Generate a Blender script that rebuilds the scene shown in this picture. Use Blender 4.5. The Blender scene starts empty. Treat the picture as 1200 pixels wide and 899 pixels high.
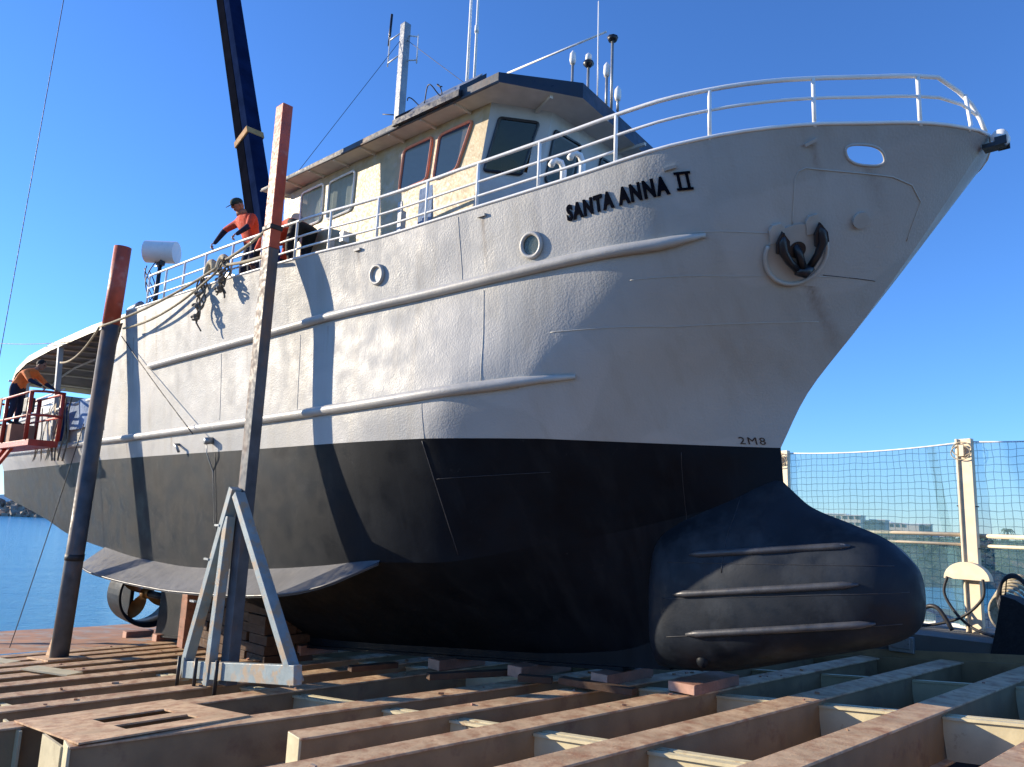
import bpy, math, random
import numpy as np
from mathutils import Vector, Matrix
from mathutils.bvhtree import BVHTree
random.seed(7)
SC = bpy.context.scene
COL = SC.collection
R = math.radians

# ------------------------------------------------------------------ camera, sky, sun, exposure
EYE = 6.0                                   # eye height above the water
PITCH = math.atan(160/905); ROLL = R(2.3)
cd = bpy.data.cameras.new('camera'); cam = bpy.data.objects.new('camera', cd); COL.objects.link(cam)
cd.sensor_width = 36; cd.lens = 36*905/1200; cd.clip_start = .1; cd.clip_end = 6000
cam.matrix_world = Matrix.Translation((0, 0, EYE)) @ Matrix.Rotation(math.pi/2+PITCH, 4, 'X') @ Matrix.Rotation(ROLL, 4, 'Z')
SC.camera = cam

# ship frame: x = aft from the stem, y = to starboard, z = above the painted waterline
TH = R(46)
AF = Vector((-math.sin(TH), math.cos(TH), 0)); ST = Vector((-math.cos(TH), -math.sin(TH), 0))
P0 = Vector((3.5855, 10.1787, EYE+1.08))
ROTZ = math.pi/2+TH
def W(s, b, z): return P0+AF*s+ST*b+Vector((0, 0, z))

SUN_EL = R(17); PHI = R(29)
sd = AF*math.cos(PHI)+ST*math.sin(PHI)
sd = Vector((sd.x*math.cos(SUN_EL), sd.y*math.cos(SUN_EL), math.sin(SUN_EL)))
sl = bpy.data.lights.new('sun', 'SUN'); sl.energy = 4.9; sl.angle = R(.53); sl.color = (1, .86, .66)
so = bpy.data.objects.new('sun', sl); COL.objects.link(so)
so.rotation_euler = sd.to_track_quat('Z', 'Y').to_euler(); so.location = (-30, 10, 40)
wd = bpy.data.worlds.new('World'); SC.world = wd; wd.use_nodes = True
nt = wd.node_tree; bg = nt.nodes['Background']
sky = nt.nodes.new('ShaderNodeTexSky'); sky.sky_type = 'NISHITA'; sky.sun_disc = False
sky.sun_elevation = SUN_EL; sky.sun_rotation = math.atan2(sd.x, sd.y)
sky.air_density = 1.0; sky.dust_density = 0.0; sky.ozone_density = 6.0; sky.altitude = 0
tint = nt.nodes.new('ShaderNodeMix'); tint.data_type = 'RGBA'; tint.blend_type = 'MULTIPLY'; tint.inputs[0].default_value = 1; tint.inputs[7].default_value = (.71, .88, 1.12, 1)
nt.links.new(sky.outputs[0], tint.inputs[6]); nt.links.new(tint.outputs[2], bg.inputs[0]); bg.inputs[1].default_value = .15
vs = SC.view_settings; vs.view_transform = 'Standard'; vs.look = 'None'; vs.exposure = .72; vs.gamma = 1; vs.use_curve_mapping = False

# ------------------------------------------------------------------ materials
def nn(t, ty, **kw):
    n = t.nodes.new(ty)
    for k, v in kw.items(): setattr(n, k, v)
    return n
def coords(t, scale=(1, 1, 1), loc=(0, 0, 0)):
    tc = nn(t, 'ShaderNodeTexCoord'); mp = nn(t, 'ShaderNodeMapping')
    mp.inputs['Scale'].default_value = scale; mp.inputs['Location'].default_value = loc
    t.links.new(tc.outputs['Object'], mp.inputs[0]); return mp.outputs[0]
def noise(t, vec, scale, detail=4, rough=.55):
    n = nn(t, 'ShaderNodeTexNoise'); n.inputs['Scale'].default_value = scale
    n.inputs['Detail'].default_value = detail; n.inputs['Roughness'].default_value = rough
    t.links.new(vec, n.inputs['Vector']); return n.outputs['Fac']
def ramp(t, fac, stops):
    r = nn(t, 'ShaderNodeValToRGB'); el = r.color_ramp.elements
    while len(el) > 1: el.remove(el[-1])
    el[0].position = stops[0][0]; el[0].color = (*stops[0][1], 1) if len(stops[0][1]) == 3 else stops[0][1]
    for p, c in stops[1:]:
        e = el.new(p); e.color = (*c, 1)
    t.links.new(fac, r.inputs[0]); return r.outputs[0]
def mixc(t, f, a, b):
    m = nn(t, 'ShaderNodeMix', data_type='RGBA')
    for sock, v in ((m.inputs[0], f), (m.inputs[6], a), (m.inputs[7], b)):
        if hasattr(v, 'links') or hasattr(v, 'is_linked'): t.links.new(v, sock)
        else: sock.default_value = v if isinstance(v, (int, float)) else (*v, 1)
    return m.outputs[2]
def bump(t, h, strength, dist, bsdf):
    b = nn(t, 'ShaderNodeBump'); b.inputs['Strength'].default_value = strength; b.inputs['Distance'].default_value = dist
    t.links.new(h, b.inputs['Height'])
    prev = bsdf.inputs['Normal']
    if prev.is_linked: t.links.new(prev.links[0].from_socket, b.inputs['Normal'])
    t.links.new(b.outputs[0], bsdf.inputs['Normal'])
G3 = lambda v: (v, v, v)
def mat(name, col, rough=.5, metal=0, var=.25, vscale=2.0, second=None, sthr=(.55, .7), sscale=1.5, stretch=(1, 1, 1), bsc=30, bst=.15, bdist=.01, rvar=.15, spec=.5):
    m = bpy.data.materials.new(name); m.use_nodes = True; t = m.node_tree; b = t.nodes['Principled BSDF']
    v = coords(t)
    n1 = noise(t, v, vscale, 6, .6)
    lo = tuple(c*(1-var) for c in col); hi = tuple(min(1, c*(1+var)) for c in col)
    c = ramp(t, n1, [(.3, lo), (.7, hi)])
    if second:
        v2 = coords(t, stretch, (3.1, 7.7, 1.3)); n2 = noise(t, v2, sscale, 8, .65)
        f = ramp(t, n2, [(sthr[0], G3(0)), (sthr[1], G3(1))]); c = mixc(t, f, c, second)
    t.links.new(c, b.inputs['Base Color'])
    r = ramp(t, noise(t, v, vscale*4, 4), [(.3, G3(max(.02, rough-rvar))), (.7, G3(min(1, rough+rvar)))])
    t.links.new(r, b.inputs['Roughness']); b.inputs['Metallic'].default_value = metal
    b.inputs['Specular IOR Level'].default_value = spec
    if bst: bump(t, noise(t, v, bsc, 4), bst, bdist, b)
    return m

def hull_white():
    m = bpy.data.materials.new('pale_grey_hull_paint'); m.use_nodes = True; t = m.node_tree; b = t.nodes['Principled BSDF']
    v = coords(t)
    c = ramp(t, noise(t, v, .8, 5), [(.3, (.36, .36, .35)), (.7, (.415, .415, .40))])
    # vertical run-off streaks and patches of touched-up paint
    st = noise(t, coords(t, (3.2, 1, .22)), 1.0, 6, .6)
    c = mixc(t, ramp(t, st, [(.5, G3(0)), (.68, G3(.55))]), c, (.33, .31, .275))
    pt = noise(t, coords(t, (.9, .9, .9), (9, 2, 4)), .7, 2, .3)
    c = mixc(t, ramp(t, pt, [(.52, G3(0)), (.54, G3(.35))]), c, (.47, .465, .455))
    ru = noise(t, coords(t, (6, 1, .6), (1, 5, 2)), 1.6, 8, .75)
    c = mixc(t, ramp(t, ru, [(.70, G3(0)), (.76, G3(.5))]), c, (.18, .13, .09))
    # rust runs below fittings and openings
    tcr = nn(t, 'ShaderNodeTexCoord'); sr = nn(t, 'ShaderNodeSeparateXYZ'); t.links.new(tcr.outputs['Object'], sr.inputs[0])
    wob = noise(t, coords(t, (1.5, 1.5, 3)), 2.0, 4); fine = noise(t, coords(t, (14, 14, 1.2)), 1.5, 6, .7)
    def mth(op, a, b2=None, c2=None):
        m_ = nn(t, 'ShaderNodeMath', operation=op)
        for k, x in enumerate((a, b2, c2)):
            if x is None: continue
            if isinstance(x, (int, float)): m_.inputs[k].default_value = x
            else: t.links.new(x, m_.inputs[k])
        return m_.outputs[0]
    xw = mth('ADD', sr.outputs[0], mth('MULTIPLY_ADD', wob, .10, -.05)); tot = None
    for s0, z0, w, ln, st_ in ((2.85, 3.0, .05, .7, .5), (5.5, 3.04, .05, .6, .4), (-1.22, 3.22, .04, .5, .35), (-.80, 1.86, .10, .8, .5), (-1.63, 3.04, .10, .45, .3), (10.2, .2, .05, .3, .6), (11.7, .2, .05, .3, .5), (12.9, 2.9, .09, 1.2, .6), (11.2, 3.2, .10, 1.1, .5), (13.6, 3.2, .12, 1.6, .6), (14.3, 2.8, .06, 1.5, .5), (8.9, 1.9, .05, .7, .4), (6.3, 1.95, .04, .5, .35), (12.1, .38, .07, .4, .6), (14.6, .38, .08, .4, .6)):
        hx = mth('SUBTRACT', 1.0, mth('DIVIDE', mth('ABSOLUTE', mth('SUBTRACT', xw, s0)), w)); dz = mth('SUBTRACT', z0, sr.outputs[2])
        fz = mth('MULTIPLY', mth('SUBTRACT', 1.0, mth('DIVIDE', dz, ln)), mth('GREATER_THAN', dz, 0.0))
        q = mth('MULTIPLY', mth('MULTIPLY', mth('MAXIMUM', hx, 0.0), mth('MAXIMUM', fz, 0.0)), st_*1.6); tot = q if tot is None else mth('ADD', tot, q)
    tot = mth('MINIMUM', mth('MULTIPLY', tot, mth('MULTIPLY_ADD', fine, 1.6, -.1)), .8)
    c = mixc(t, tot, c, (.17, .115, .075))
    t.links.new(c, b.inputs['Base Color'])
    b.inputs['Specular IOR Level'].default_value = .28
    t.links.new(ramp(t, noise(t, v, 3, 4), [(.3, G3(.42)), (.7, G3(.68))]), b.inputs['Roughness'])
    vo = nn(t, 'ShaderNodeTexVoronoi'); vo.inputs['Scale'].default_value = 34; t.links.new(v, vo.inputs['Vector'])
    bump(t, vo.outputs['Distance'], .22, .010, b)
    bump(t, noise(t, v, 9, 6, .7), .22, .02, b)
    bump(t, noise(t, coords(t, (1, 1, .7)), .9, 2, .4), .5, .10, b)
    fr_ = mth('MULTIPLY', mth('POWER', mth('ABSOLUTE', mth('SINE', mth('MULTIPLY', sr.outputs[0], math.pi/.62))), .6), mth('MULTIPLY_ADD', noise(t, coords(t, (1, 1, 1), (5, 0, 0)), .8, 2), 1.4, -.2))
    bump(t, fr_, .3, .014, b)      # plate distortion between the frames
    # oval mooring hole in the bow bulwark
    sx = nn(t, 'ShaderNodeSeparateXYZ'); tc = nn(t, 'ShaderNodeTexCoord'); t.links.new(tc.outputs['Object'], sx.inputs[0])
    def term(sock, c0, h, p=4):
        a = nn(t, 'ShaderNodeMath', operation='SUBTRACT'); t.links.new(sock, a.inputs[0]); a.inputs[1].default_value = c0
        d = nn(t, 'ShaderNodeMath', operation='DIVIDE'); t.links.new(a.outputs[0], d.inputs[0]); d.inputs[1].default_value = h
        ab = nn(t, 'ShaderNodeMath', operation='ABSOLUTE'); t.links.new(d.outputs[0], ab.inputs[0])
        q = nn(t, 'ShaderNodeMath', operation='POWER'); t.links.new(ab.outputs[0], q.inputs[0]); q.inputs[1].default_value = p; return q.outputs[0]
    ad = nn(t, 'ShaderNodeMath', operation='ADD'); t.links.new(term(sx.outputs[0], HOLE[0], HOLE[2], 2.6), ad.inputs[0]); t.links.new(term(sx.outputs[2], HOLE[1], HOLE[3], 2.6), ad.inputs[1])
    g = nn(t, 'ShaderNodeMath', operation='GREATER_THAN'); t.links.new(ad.outputs[0], g.inputs[0]); g.inputs[1].default_value = 1
    # only on the starboard side
    g2 = nn(t, 'ShaderNodeMath', operation='LESS_THAN'); t.links.new(sx.outputs[1], g2.inputs[0]); g2.inputs[1].default_value = 0
    mx = nn(t, 'ShaderNodeMath', operation='MAXIMUM'); t.links.new(g.outputs[0], mx.inputs[0]); t.links.new(g2.outputs[0], mx.inputs[1])
    t.links.new(mx.outputs[0], b.inputs['Alpha'])
    return m
HOLE = (-1.63, 3.16, .15, .095)

def hull_black():
    m = bpy.data.materials.new('black_antifouling'); m.use_nodes = True; t = m.node_tree; b = t.nodes['Principled BSDF']
    v = coords(t)
    c = ramp(t, noise(t, v, 1.1, 6, .6), [(.3, (.0035, .0055, .009)), (.72, (.008, .0115, .017))])
    st = noise(t, coords(t, (2.4, 1, .18)), 1.2, 6, .6)
    c = mixc(t, ramp(t, st, [(.52, G3(0)), (.72, G3(.4))]), c, (.022, .026, .031))
    sc = noise(t, coords(t, (1, 1, 1), (4, 4, 4)), 2.3, 10, .8)
    c = mixc(t, ramp(t, sc, [(.62, G3(0)), (.70, G3(.5))]), c, (.075, .085, .088))
    t.links.new(c, b.inputs['Base Color'])
    b.inputs['Specular IOR Level'].default_value = .12
    t.links.new(ramp(t, noise(t, v, 2.2, 5), [(.3, G3(.42)), (.7, G3(.68))]), b.inputs['Roughness'])
    bump(t, noise(t, v, 14, 5, .6), .15, .012, b); bump(t, noise(t, v, .9, 2, .4), .3, .06, b)
    return m

M = {}
M['hullw'] = hull_white(); M['hullb'] = hull_black()
M['weld'] = mat('painted_weld_bead', (.43, .42, .39), .45, var=.1)
M['rail_rub'] = mat('rub_rail_paint', (.42, .41, .385), .45, var=.12, second=(.25, .22, .18), sthr=(.62, .75), sscale=3)
M['weldb'] = mat('black_weld_bead', (.022, .024, .03), .5, var=.2)
M['bar'] = mat('bulb_bar_paint', (.05, .053, .062), .45, var=.3, second=(.30, .29, .28), sthr=(.68, .74), sscale=4)
M['white'] = mat('white_rail_paint', (.82, .82, .80), .4, var=.08, second=(.45, .36, .26), sthr=(.68, .76), sscale=6)
M['cream'] = mat('cream_cabin_paint', (.47, .36, .20), .55, var=.18, vscale=5, second=(.50, .44, .33), sthr=(.5, .66), sscale=3, bst=.3)  # cream walls, with the yellow of the sunlit side put into the colour
M['cabinw'] = mat('white_cabin_paint', (.42, .44, .45), .5, var=.1, vscale=4, second=(.38, .37, .33), sthr=(.6, .75))  # white fittings; on the front facets its blue cast paints their shade
M['soffit'] = mat('soffit_boards', (.62, .58, .51), .7, var=.10, vscale=5)
M['fascia'] = mat('dark_fascia', (.012, .018, .035), .4, var=.3)
M['orange'] = mat('orange_frame_paint', (.78, .27, .15), .5, var=.2)
M['redpost'] = mat('faded_red_paint', (.46, .075, .035), .55, var=.25, vscale=4, second=(.55, .25, .18), sthr=(.55, .75))
M['greypost'] = mat('weathered_grey_steel', (.085, .095, .11), .6, spec=.3, var=.35, vscale=3, second=(.20, .12, .08), sthr=(.52, .7), sscale=2, stretch=(1, 1, .4))
M['bluegrey'] = mat('pale_blue_steel_paint', (.22, .28, .30), .55, var=.2, vscale=4, second=(.34, .26, .18), sthr=(.50, .60), sscale=3.5)
M['beam'] = mat('rusty_cream_steel', (.58, .40, .235), .75, var=.25, vscale=2.5, second=(.36, .18, .095), sthr=(.44, .66), sscale=5.5, bsc=40, bst=.35)  # rusty steel, lightened to carry the sunlit beam tops
M['beamside'] = mat('cream_beam_side_paint', (.29, .20, .105), .75, var=.25, vscale=2.5, second=(.20, .12, .07), sthr=(.55, .7), sscale=2.2, bst=.25)  # same cream steel, darkened to carry the shade on the beam sides
M['creamsteel'] = mat('cream_girder_paint', (.62, .54, .34), .6, var=.15, vscale=3, second=(.30, .16, .08), sthr=(.62, .72), sscale=3)
M['floor'] = mat('rust_stained_slipway_concrete', (.10, .038, .026), .85, var=.4, vscale=1.2, second=(.08, .07, .06), sthr=(.45, .6), sscale=1.1, bst=.5, bdist=.03)
M['rustplate'] = mat('orange_rust_plate', (.36, .17, .08), .8, var=.35, vscale=1.5, second=(.30, .26, .22), sthr=(.5, .62), sscale=.8, stretch=(.6, 2, 1), bst=.4)
M['timber'] = mat('reddish_timber', (.36, .17, .11), .8, var=.3, vscale=3, second=(.22, .12, .08), sthr=(.5, .7), sscale=4, stretch=(1, 6, 6), bst=.4)
M['timberend'] = mat('pink_timber_end', (.52, .30, .21), .8, var=.2, vscale=8)
M['darktimber'] = mat('dark_cribbing_timber', (.085, .045, .025), .85, var=.35, vscale=3, second=(.15, .08, .04), sthr=(.55, .7), sscale=2, stretch=(1, 5, 5), bst=.5)  # wood darkened to carry the shade under the hull
M['black'] = mat('black_paint', (.012, .014, .02), .38, var=.3)
M['rubber'] = mat('black_rubber', (.02, .02, .022), .6, var=.3)
def matte(name, col):
    m = bpy.data.materials.new(name); m.use_nodes = True; t = m.node_tree; d = nn(t, 'ShaderNodeBsdfDiffuse')
    lo = tuple(c*.75 for c in col); hi = tuple(c*1.25 for c in col)
    t.links.new(ramp(t, noise(t, coords(t), 1.2, 5), [(.35, lo), (.65, hi)]), d.inputs[0]); t.links.new(d.outputs[0], t.nodes['Material Output'].inputs[0]); return m
M['boomblack'] = matte('black_boom_paint', (.006, .007, .012))
M['bandtan'] = mat('tan_band', (.42, .22, .08), .8, bst=0)
M['navy'] = matte('navy_boom_paint', (.008, .016, .05))
M['brass'] = mat('dull_bronze', (.30, .16, .05), .45, metal=.6, var=.35, vscale=4)
M['galv'] = mat('galvanised_steel', (.30, .31, .31), .42, metal=.5, var=.15, vscale=5)
M['rope'] = mat('pale_hemp_rope', (.42, .36, .25), .9, var=.3, vscale=12, bsc=60, bst=.8)
M['droop'] = mat('weathered_dark_rope', (.17, .15, .12), .9, var=.4, vscale=10, bsc=60, bst=.8)
M['cable'] = mat('dark_cable', (.02, .02, .024), .6)
M['redsteel'] = mat('red_lift_paint', (.38, .04, .025), .5, var=.3, vscale=4, second=(.30, .14, .10), sthr=(.6, .7))
M['tan'] = mat('tan_board', (.34, .20, .13), .8, var=.3)
M['skin'] = mat('skin', (.33, .17, .11), .6, var=.1, bst=0)
M['shirt_red'] = mat('red_orange_workshirt', (.62, .07, .03), .85, var=.2, vscale=9, bsc=25, bst=.5)
M['shirt_or'] = mat('orange_workshirt', (.85, .22, .05), .85, var=.15, vscale=9, bsc=25, bst=.5)
M['navycloth'] = mat('navy_workwear', (.012, .018, .045), .9, var=.3, vscale=9, bsc=25, bst=.5)
M['darkcloth'] = mat('black_trousers', (.010, .011, .014), .9, var=.3, vscale=9, bsc=25, bst=.5)
M['cap'] = mat('dark_green_cap', (.02, .04, .03), .85, var=.2)
M['hair'] = mat('dark_hair', (.015, .010, .008), .8, var=.3)
M['tarp'] = mat('blue_grey_tarp', (.20, .27, .40), .9, spec=.1, var=.25, vscale=2, bsc=4, bst=.8, bdist=.08)  # door colour, also the bluish shade painted over the aft hull side
M['navytarp'] = mat('navy_tarp', (.012, .03, .12), .9, spec=.1, var=.3, bsc=4, bst=.8, bdist=.08)
M['canopy'] = mat('cream_canopy_edge', (.66, .58, .42), .6, var=.12)
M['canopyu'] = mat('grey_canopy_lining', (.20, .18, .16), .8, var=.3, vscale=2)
M['decktop'] = mat('grey_deck_paint', (.22, .22, .21), .7, var=.25)
M['curtain'] = mat('pale_curtain', (.30, .36, .32), .8, var=.3, vscale=3, stretch=(1, 1, .1))
M['quay'] = mat('grey_quay_concrete', (.11, .105, .095), .85, var=.25, vscale=1.5, bst=.4)
M['postcream'] = mat('cream_fence_post_paint', (.74, .62, .44), .6, var=.12, vscale=4, second=(.40, .18, .06), sthr=(.66, .73), sscale=3)
M['weed'] = mat('green_weed', (.03, .07, .02), .8, var=.4)
M['rock'] = mat('breakwater_rock', (.30, .25, .19), .9, var=.5, vscale=.5, second=(.22, .11, .07), sthr=(.5, .6), sscale=.2, bst=.6, bsc=3, bdist=.3)
M['whitecon'] = mat('white_painted_block', (.75, .75, .74), .6, var=.05)
M['bldA'] = mat('pale_apartment_render', (.55, .50, .42), .8, var=.1, vscale=.1)
M['bldB'] = mat('grey_green_apartment_render', (.30, .33, .30), .8, var=.1, vscale=.1)
M['pane'] = mat('dark_window_glass', (.03, .05, .06), .15, var=.1, bst=0)
M['foliage'] = mat('bank_scrub', (.055, .075, .045), .9, var=.5, vscale=.25, second=(.16, .12, .09), sthr=(.5, .62), sscale=.12, stretch=(1, 1, 4), bst=.8, bsc=1.5, bdist=.8)
M['trunk'] = mat('brown_bark', (.12, .08, .05), .9)
M['leaf'] = mat('palm_green', (.045, .075, .035), .8, var=.4, vscale=.6)

def glass(name, col, rough=.04, mixin=.25):
    m = bpy.data.materials.new(name); m.use_nodes = True; t = m.node_tree; b = t.nodes['Principled BSDF']
    b.inputs['Base Color'].default_value = (*col, 1); b.inputs['Roughness'].default_value = rough
    b.inputs['IOR'].default_value = 1.45; b.inputs['Alpha'].default_value = 1-mixin
    bump(t, noise(t, coords(t), 3, 2), .05, .02, b)
    return m
M['glass'] = glass('tinted_glass', (.05, .09, .14), mixin=.30)  # blue of the reflected sky put into the glass colour
M['glassclr'] = glass('curtained_glass', (.10, .14, .14), mixin=.55)
M['glassdk'] = glass('black_tinted_glass', (.008, .009, .010), mixin=.1)

def water():
    m = bpy.data.materials.new('harbour_water'); m.use_nodes = True; t = m.node_tree; b = t.nodes['Principled BSDF']
    b.inputs['Base Color'].default_value = (.05, .29, .48, 1); b.inputs['Roughness'].default_value = .12; b.inputs['IOR'].default_value = 1.33
    bump(t, noise(t, coords(t, (.8, 1.6, 1)), 1.3, 6, .65), .9, .28, b)
    bump(t, noise(t, coords(t, (.5, 1, 1)), .12, 3), .6, .9, b)
    return m
M['water'] = water()

def net_mat():
    m = bpy.data.materials.new('blue_green_debris_net'); m.use_nodes = True; t = m.node_tree; b = t.nodes['Principled BSDF']
    v = coords(t, (1, 1, 1)); dis = nn(t, 'ShaderNodeVectorMath', operation='ADD')
    n = nn(t, 'ShaderNodeTexNoise'); n.inputs['Scale'].default_value = 1.6; t.links.new(v, n.inputs['Vector'])
    sc = nn(t, 'ShaderNodeVectorMath', operation='SCALE'); sc.inputs['Scale'].default_value = .12; t.links.new(n.outputs['Color'], sc.inputs[0])
    t.links.new(v, dis.inputs[0]); t.links.new(sc.outputs[0], dis.inputs[1])
    sx = nn(t, 'ShaderNodeSeparateXYZ'); t.links.new(dis.outputs[0], sx.inputs[0])
    def line(sock, per, w):
        a = nn(t, 'ShaderNodeMath', operation='DIVIDE'); t.links.new(sock, a.inputs[0]); a.inputs[1].default_value = per
        f = nn(t, 'ShaderNodeMath', operation='FRACT'); t.links.new(a.outputs[0], f.inputs[0])
        l = nn(t, 'ShaderNodeMath', operation='LESS_THAN'); t.links.new(f.outputs[0], l.inputs[0]); l.inputs[1].default_value = w; return l.outputs[0]
    mx = nn(t, 'ShaderNodeMath', operation='MAXIMUM'); t.links.new(line(sx.outputs[0],   .21, .09), mx.inputs[0]); t.links.new(line(sx.outputs[2],   .21, .09), mx.inputs[1])
    c = mixc(t, mx.outputs[0], (.27, .50, .50), (.05, .13, .17)); t.links.new(c, b.inputs['Base Color'])
    fa = noise(t, v, .7, 3)
    al = nn(t, 'ShaderNodeMath', operation='MULTIPLY_ADD'); t.links.new(mx.outputs[0], al.inputs[0]); al.inputs[1].default_value = .40
    base = ramp(t, fa, [(.3, G3(.26)), (.75, G3(.38))]); t.links.new(base, al.inputs[2])
    b.inputs['Roughness'].default_value = .8
    tr = nn(t, 'ShaderNodeBsdfTransparent'); tl = nn(t, 'ShaderNodeBsdfTranslucent'); t.links.new(c, tl.inputs[0])
    m1 = nn(t, 'ShaderNodeMixShader'); m1.inputs[0].default_value = .5; t.links.new(b.outputs[0], m1.inputs[1]); t.links.new(tl.outputs[0], m1.inputs[2])
    m2 = nn(t, 'ShaderNodeMixShader'); t.links.new(al.outputs[0], m2.inputs[0]); t.links.new(tr.outputs[0], m2.inputs[1]); t.links.new(m1.outputs[0], m2.inputs[2])
    t.links.new(m2.outputs[0], t.nodes['Material Output'].inputs[0])
    return m
M['net'] = net_mat()

# ------------------------------------------------------------------ mesh helpers
ORI = {}
def tagk(o, label, cat, group=None):
    o['label'] = label; o['category'] = cat
    if group: o['group'] = group
    return o
def thing(name, label, cat, at=(0, 0, 0), ship=True, group=None, rz=None):
    o = bpy.data.objects.new(name, None); COL.objects.link(o); o.empty_display_size = .3
    if ship: o.location = W(*at); o.rotation_euler = (0, 0, ROTZ)
    else:
        o.location = at; o.rotation_euler = (0, 0, rz or 0)
    ORI[o.name] = Vector(at); tagk(o, label, cat, group); return o
class MB:
    def __init__(s): s.v = []; s.f = []; s.mi = []; s.sm = []
    def add(s, vs, fs, mi=0, smooth=False):
        o = len(s.v); s.v += [tuple(p) for p in vs]
        for f in fs: s.f.append(tuple(i+o for i in f)); s.mi.append(mi); s.sm.append(smooth)
        return s
    def box(s, c, d, m3=None, mi=0):
        c = Vector(c); vs = []
        for x in (-.5, .5):
            for y in (-.5, .5):
                for z in (-.5, .5):
                    p = Vector((x*d[0], y*d[1], z*d[2])); p = m3 @ p if m3 else p; vs.append(c+p)
        return s.add(vs, [(0, 1, 3, 2), (4, 6, 7, 5), (0, 4, 5, 1), (2, 3, 7, 6), (0, 2, 6, 4), (1, 5, 7, 3)], mi)
    def bar(s, a, b, w, h, up=(0, 0, 1), mi=0, over=0):
        a = Vector(a); b = Vector(b); d = (b-a); L = d.length; d.normalize()
        u = Vector(up); sd_ = d.cross(u)
        if sd_.length < 1e-4: sd_ = d.cross(Vector((1, 0, 0)))
        sd_.normalize(); u = sd_.cross(d).normalized()
        m3 = Matrix((d, sd_, u)).transposed()
        return s.box((a+b)/2, (L+over, w, h), m3, mi)
    def tube(s, pts, r, n=8, mi=0, cap=True, smooth=True, closed=False):
        pts = [Vector(p) for p in pts]; k = len(pts); rr = r if isinstance(r, (list, tuple)) else [r]*k
        vs = []; up = None
        for i, p in enumerate(pts):
            if closed: d = pts[(i+1) % k]-pts[i-1]
            else: d = pts[min(i+1, k-1)]-pts[max(i-1, 0)]
            d.normalize()
            if up is None:
                up = Vector((0, 0, 1)) if abs(d.z) < .9 else Vector((1, 0, 0))
            e = d.cross(up); e.normalize(); up = e.cross(d).normalized()
            for j in range(n):
                a = 2*math.pi*j/n; vs.append(p+(e*math.cos(a)+up*math.sin(a))*rr[i])
        fs = []
        for i in range(k if closed else k-1):
            i2 = (i+1) % k
            for j in range(n): fs.append((i*n+j, i*n+(j+1) % n, i2*n+(j+1) % n, i2*n+j))
        if cap and not closed: fs += [tuple(range(n))[::-1], tuple((k-1)*n+j for j in range(n))]
        return s.add(vs, fs, mi, smooth)
    def grid(s, rows, mi=0, smooth=True, flip=False):
        m = len(rows[0]); vs = [p for r in rows for p in r]; fs = []
        for i in range(len(rows)-1):
            for j in range(m-1):
                f = (i*m+j, i*m+j+1, (i+1)*m+j+1, (i+1)*m+j); fs.append(f[::-1] if flip else f)
        return s.add(vs, fs, mi, smooth)
    def prism(s, poly, off, mi=0):
        poly = [Vector(p) for p in poly]; off = Vector(off); n = len(poly)
        vs = poly+[p+off for p in poly]
        fs = [tuple(range(n))[::-1], tuple(range(n, 2*n))]+[(i, (i+1) % n, (i+1) % n+n, i+n) for i in range(n)]
        return s.add(vs, fs, mi)
    def ball(s, c, r, m3=None, n=10, mi=0):
        r = (r, r, r) if isinstance(r, (int, float)) else r
        rows = []
        for i in range(n+1):
            a = math.pi*i/n; row = []
            for j in range(2*n+1):
                b = math.pi*j/n; p = Vector((math.sin(a)*math.cos(b)*r[0], math.sin(a)*math.sin(b)*r[1], math.cos(a)*r[2]))
                row.append(Vector(c)+(m3 @ p if m3 else p))
            rows.append(row)
        return s.grid(rows, mi)
    def build(s, name, m, parent=None, origin=None, bevel=0, kind=None):
        me = bpy.data.meshes.new(name); of = ORI[parent.name] if parent and parent.name in ORI else (origin or Vector((0, 0, 0)))
        if parent and parent.name not in ORI and parent.parent: of = ORI.get(parent.parent.name, Vector())
        me.from_pydata([tuple(Vector(p)-Vector(of)) for p in s.v], [], s.f)
        ms = m if isinstance(m, (list, tuple)) else [m]
        for x in ms: me.materials.append(x)
        me.polygons.foreach_set('material_index', s.mi); me.polygons.foreach_set('use_smooth', s.sm); me.validate()
        o = bpy.data.objects.new(name, me); COL.objects.link(o)
        if parent: o.parent = parent
        if bevel:
            bv = o.modifiers.new('bevel', 'BEVEL'); bv.width = bevel; bv.segments = 2; bv.limit_method = 'ANGLE'; bv.angle_limit = R(40)
        if kind: o['kind'] = kind
        return o
def B1(name, m, parent, fn, bevel=0, **k):
    b = MB(); fn(b); return b.build(name, m, parent, bevel=bevel, **k)
def shipmesh(mb, name, m, label, cat, group=None, bevel=0, kind=None):   # a thing that is one mesh, given in ship coordinates
    c = Vector((0, 0, 0))
    for p in mb.v: c += Vector(p)
    c /= len(mb.v); zmin = min(p[2] for p in mb.v); c.z = zmin
    mb.v = [tuple(Vector(p)-c) for p in mb.v]
    o = mb.build(name, m, None, bevel=bevel); o.location = W(*c); o.rotation_euler = (0, 0, ROTZ)
    if kind: o['kind'] = kind
    if label: tagk(o, label, cat, group)
    return o

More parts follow.
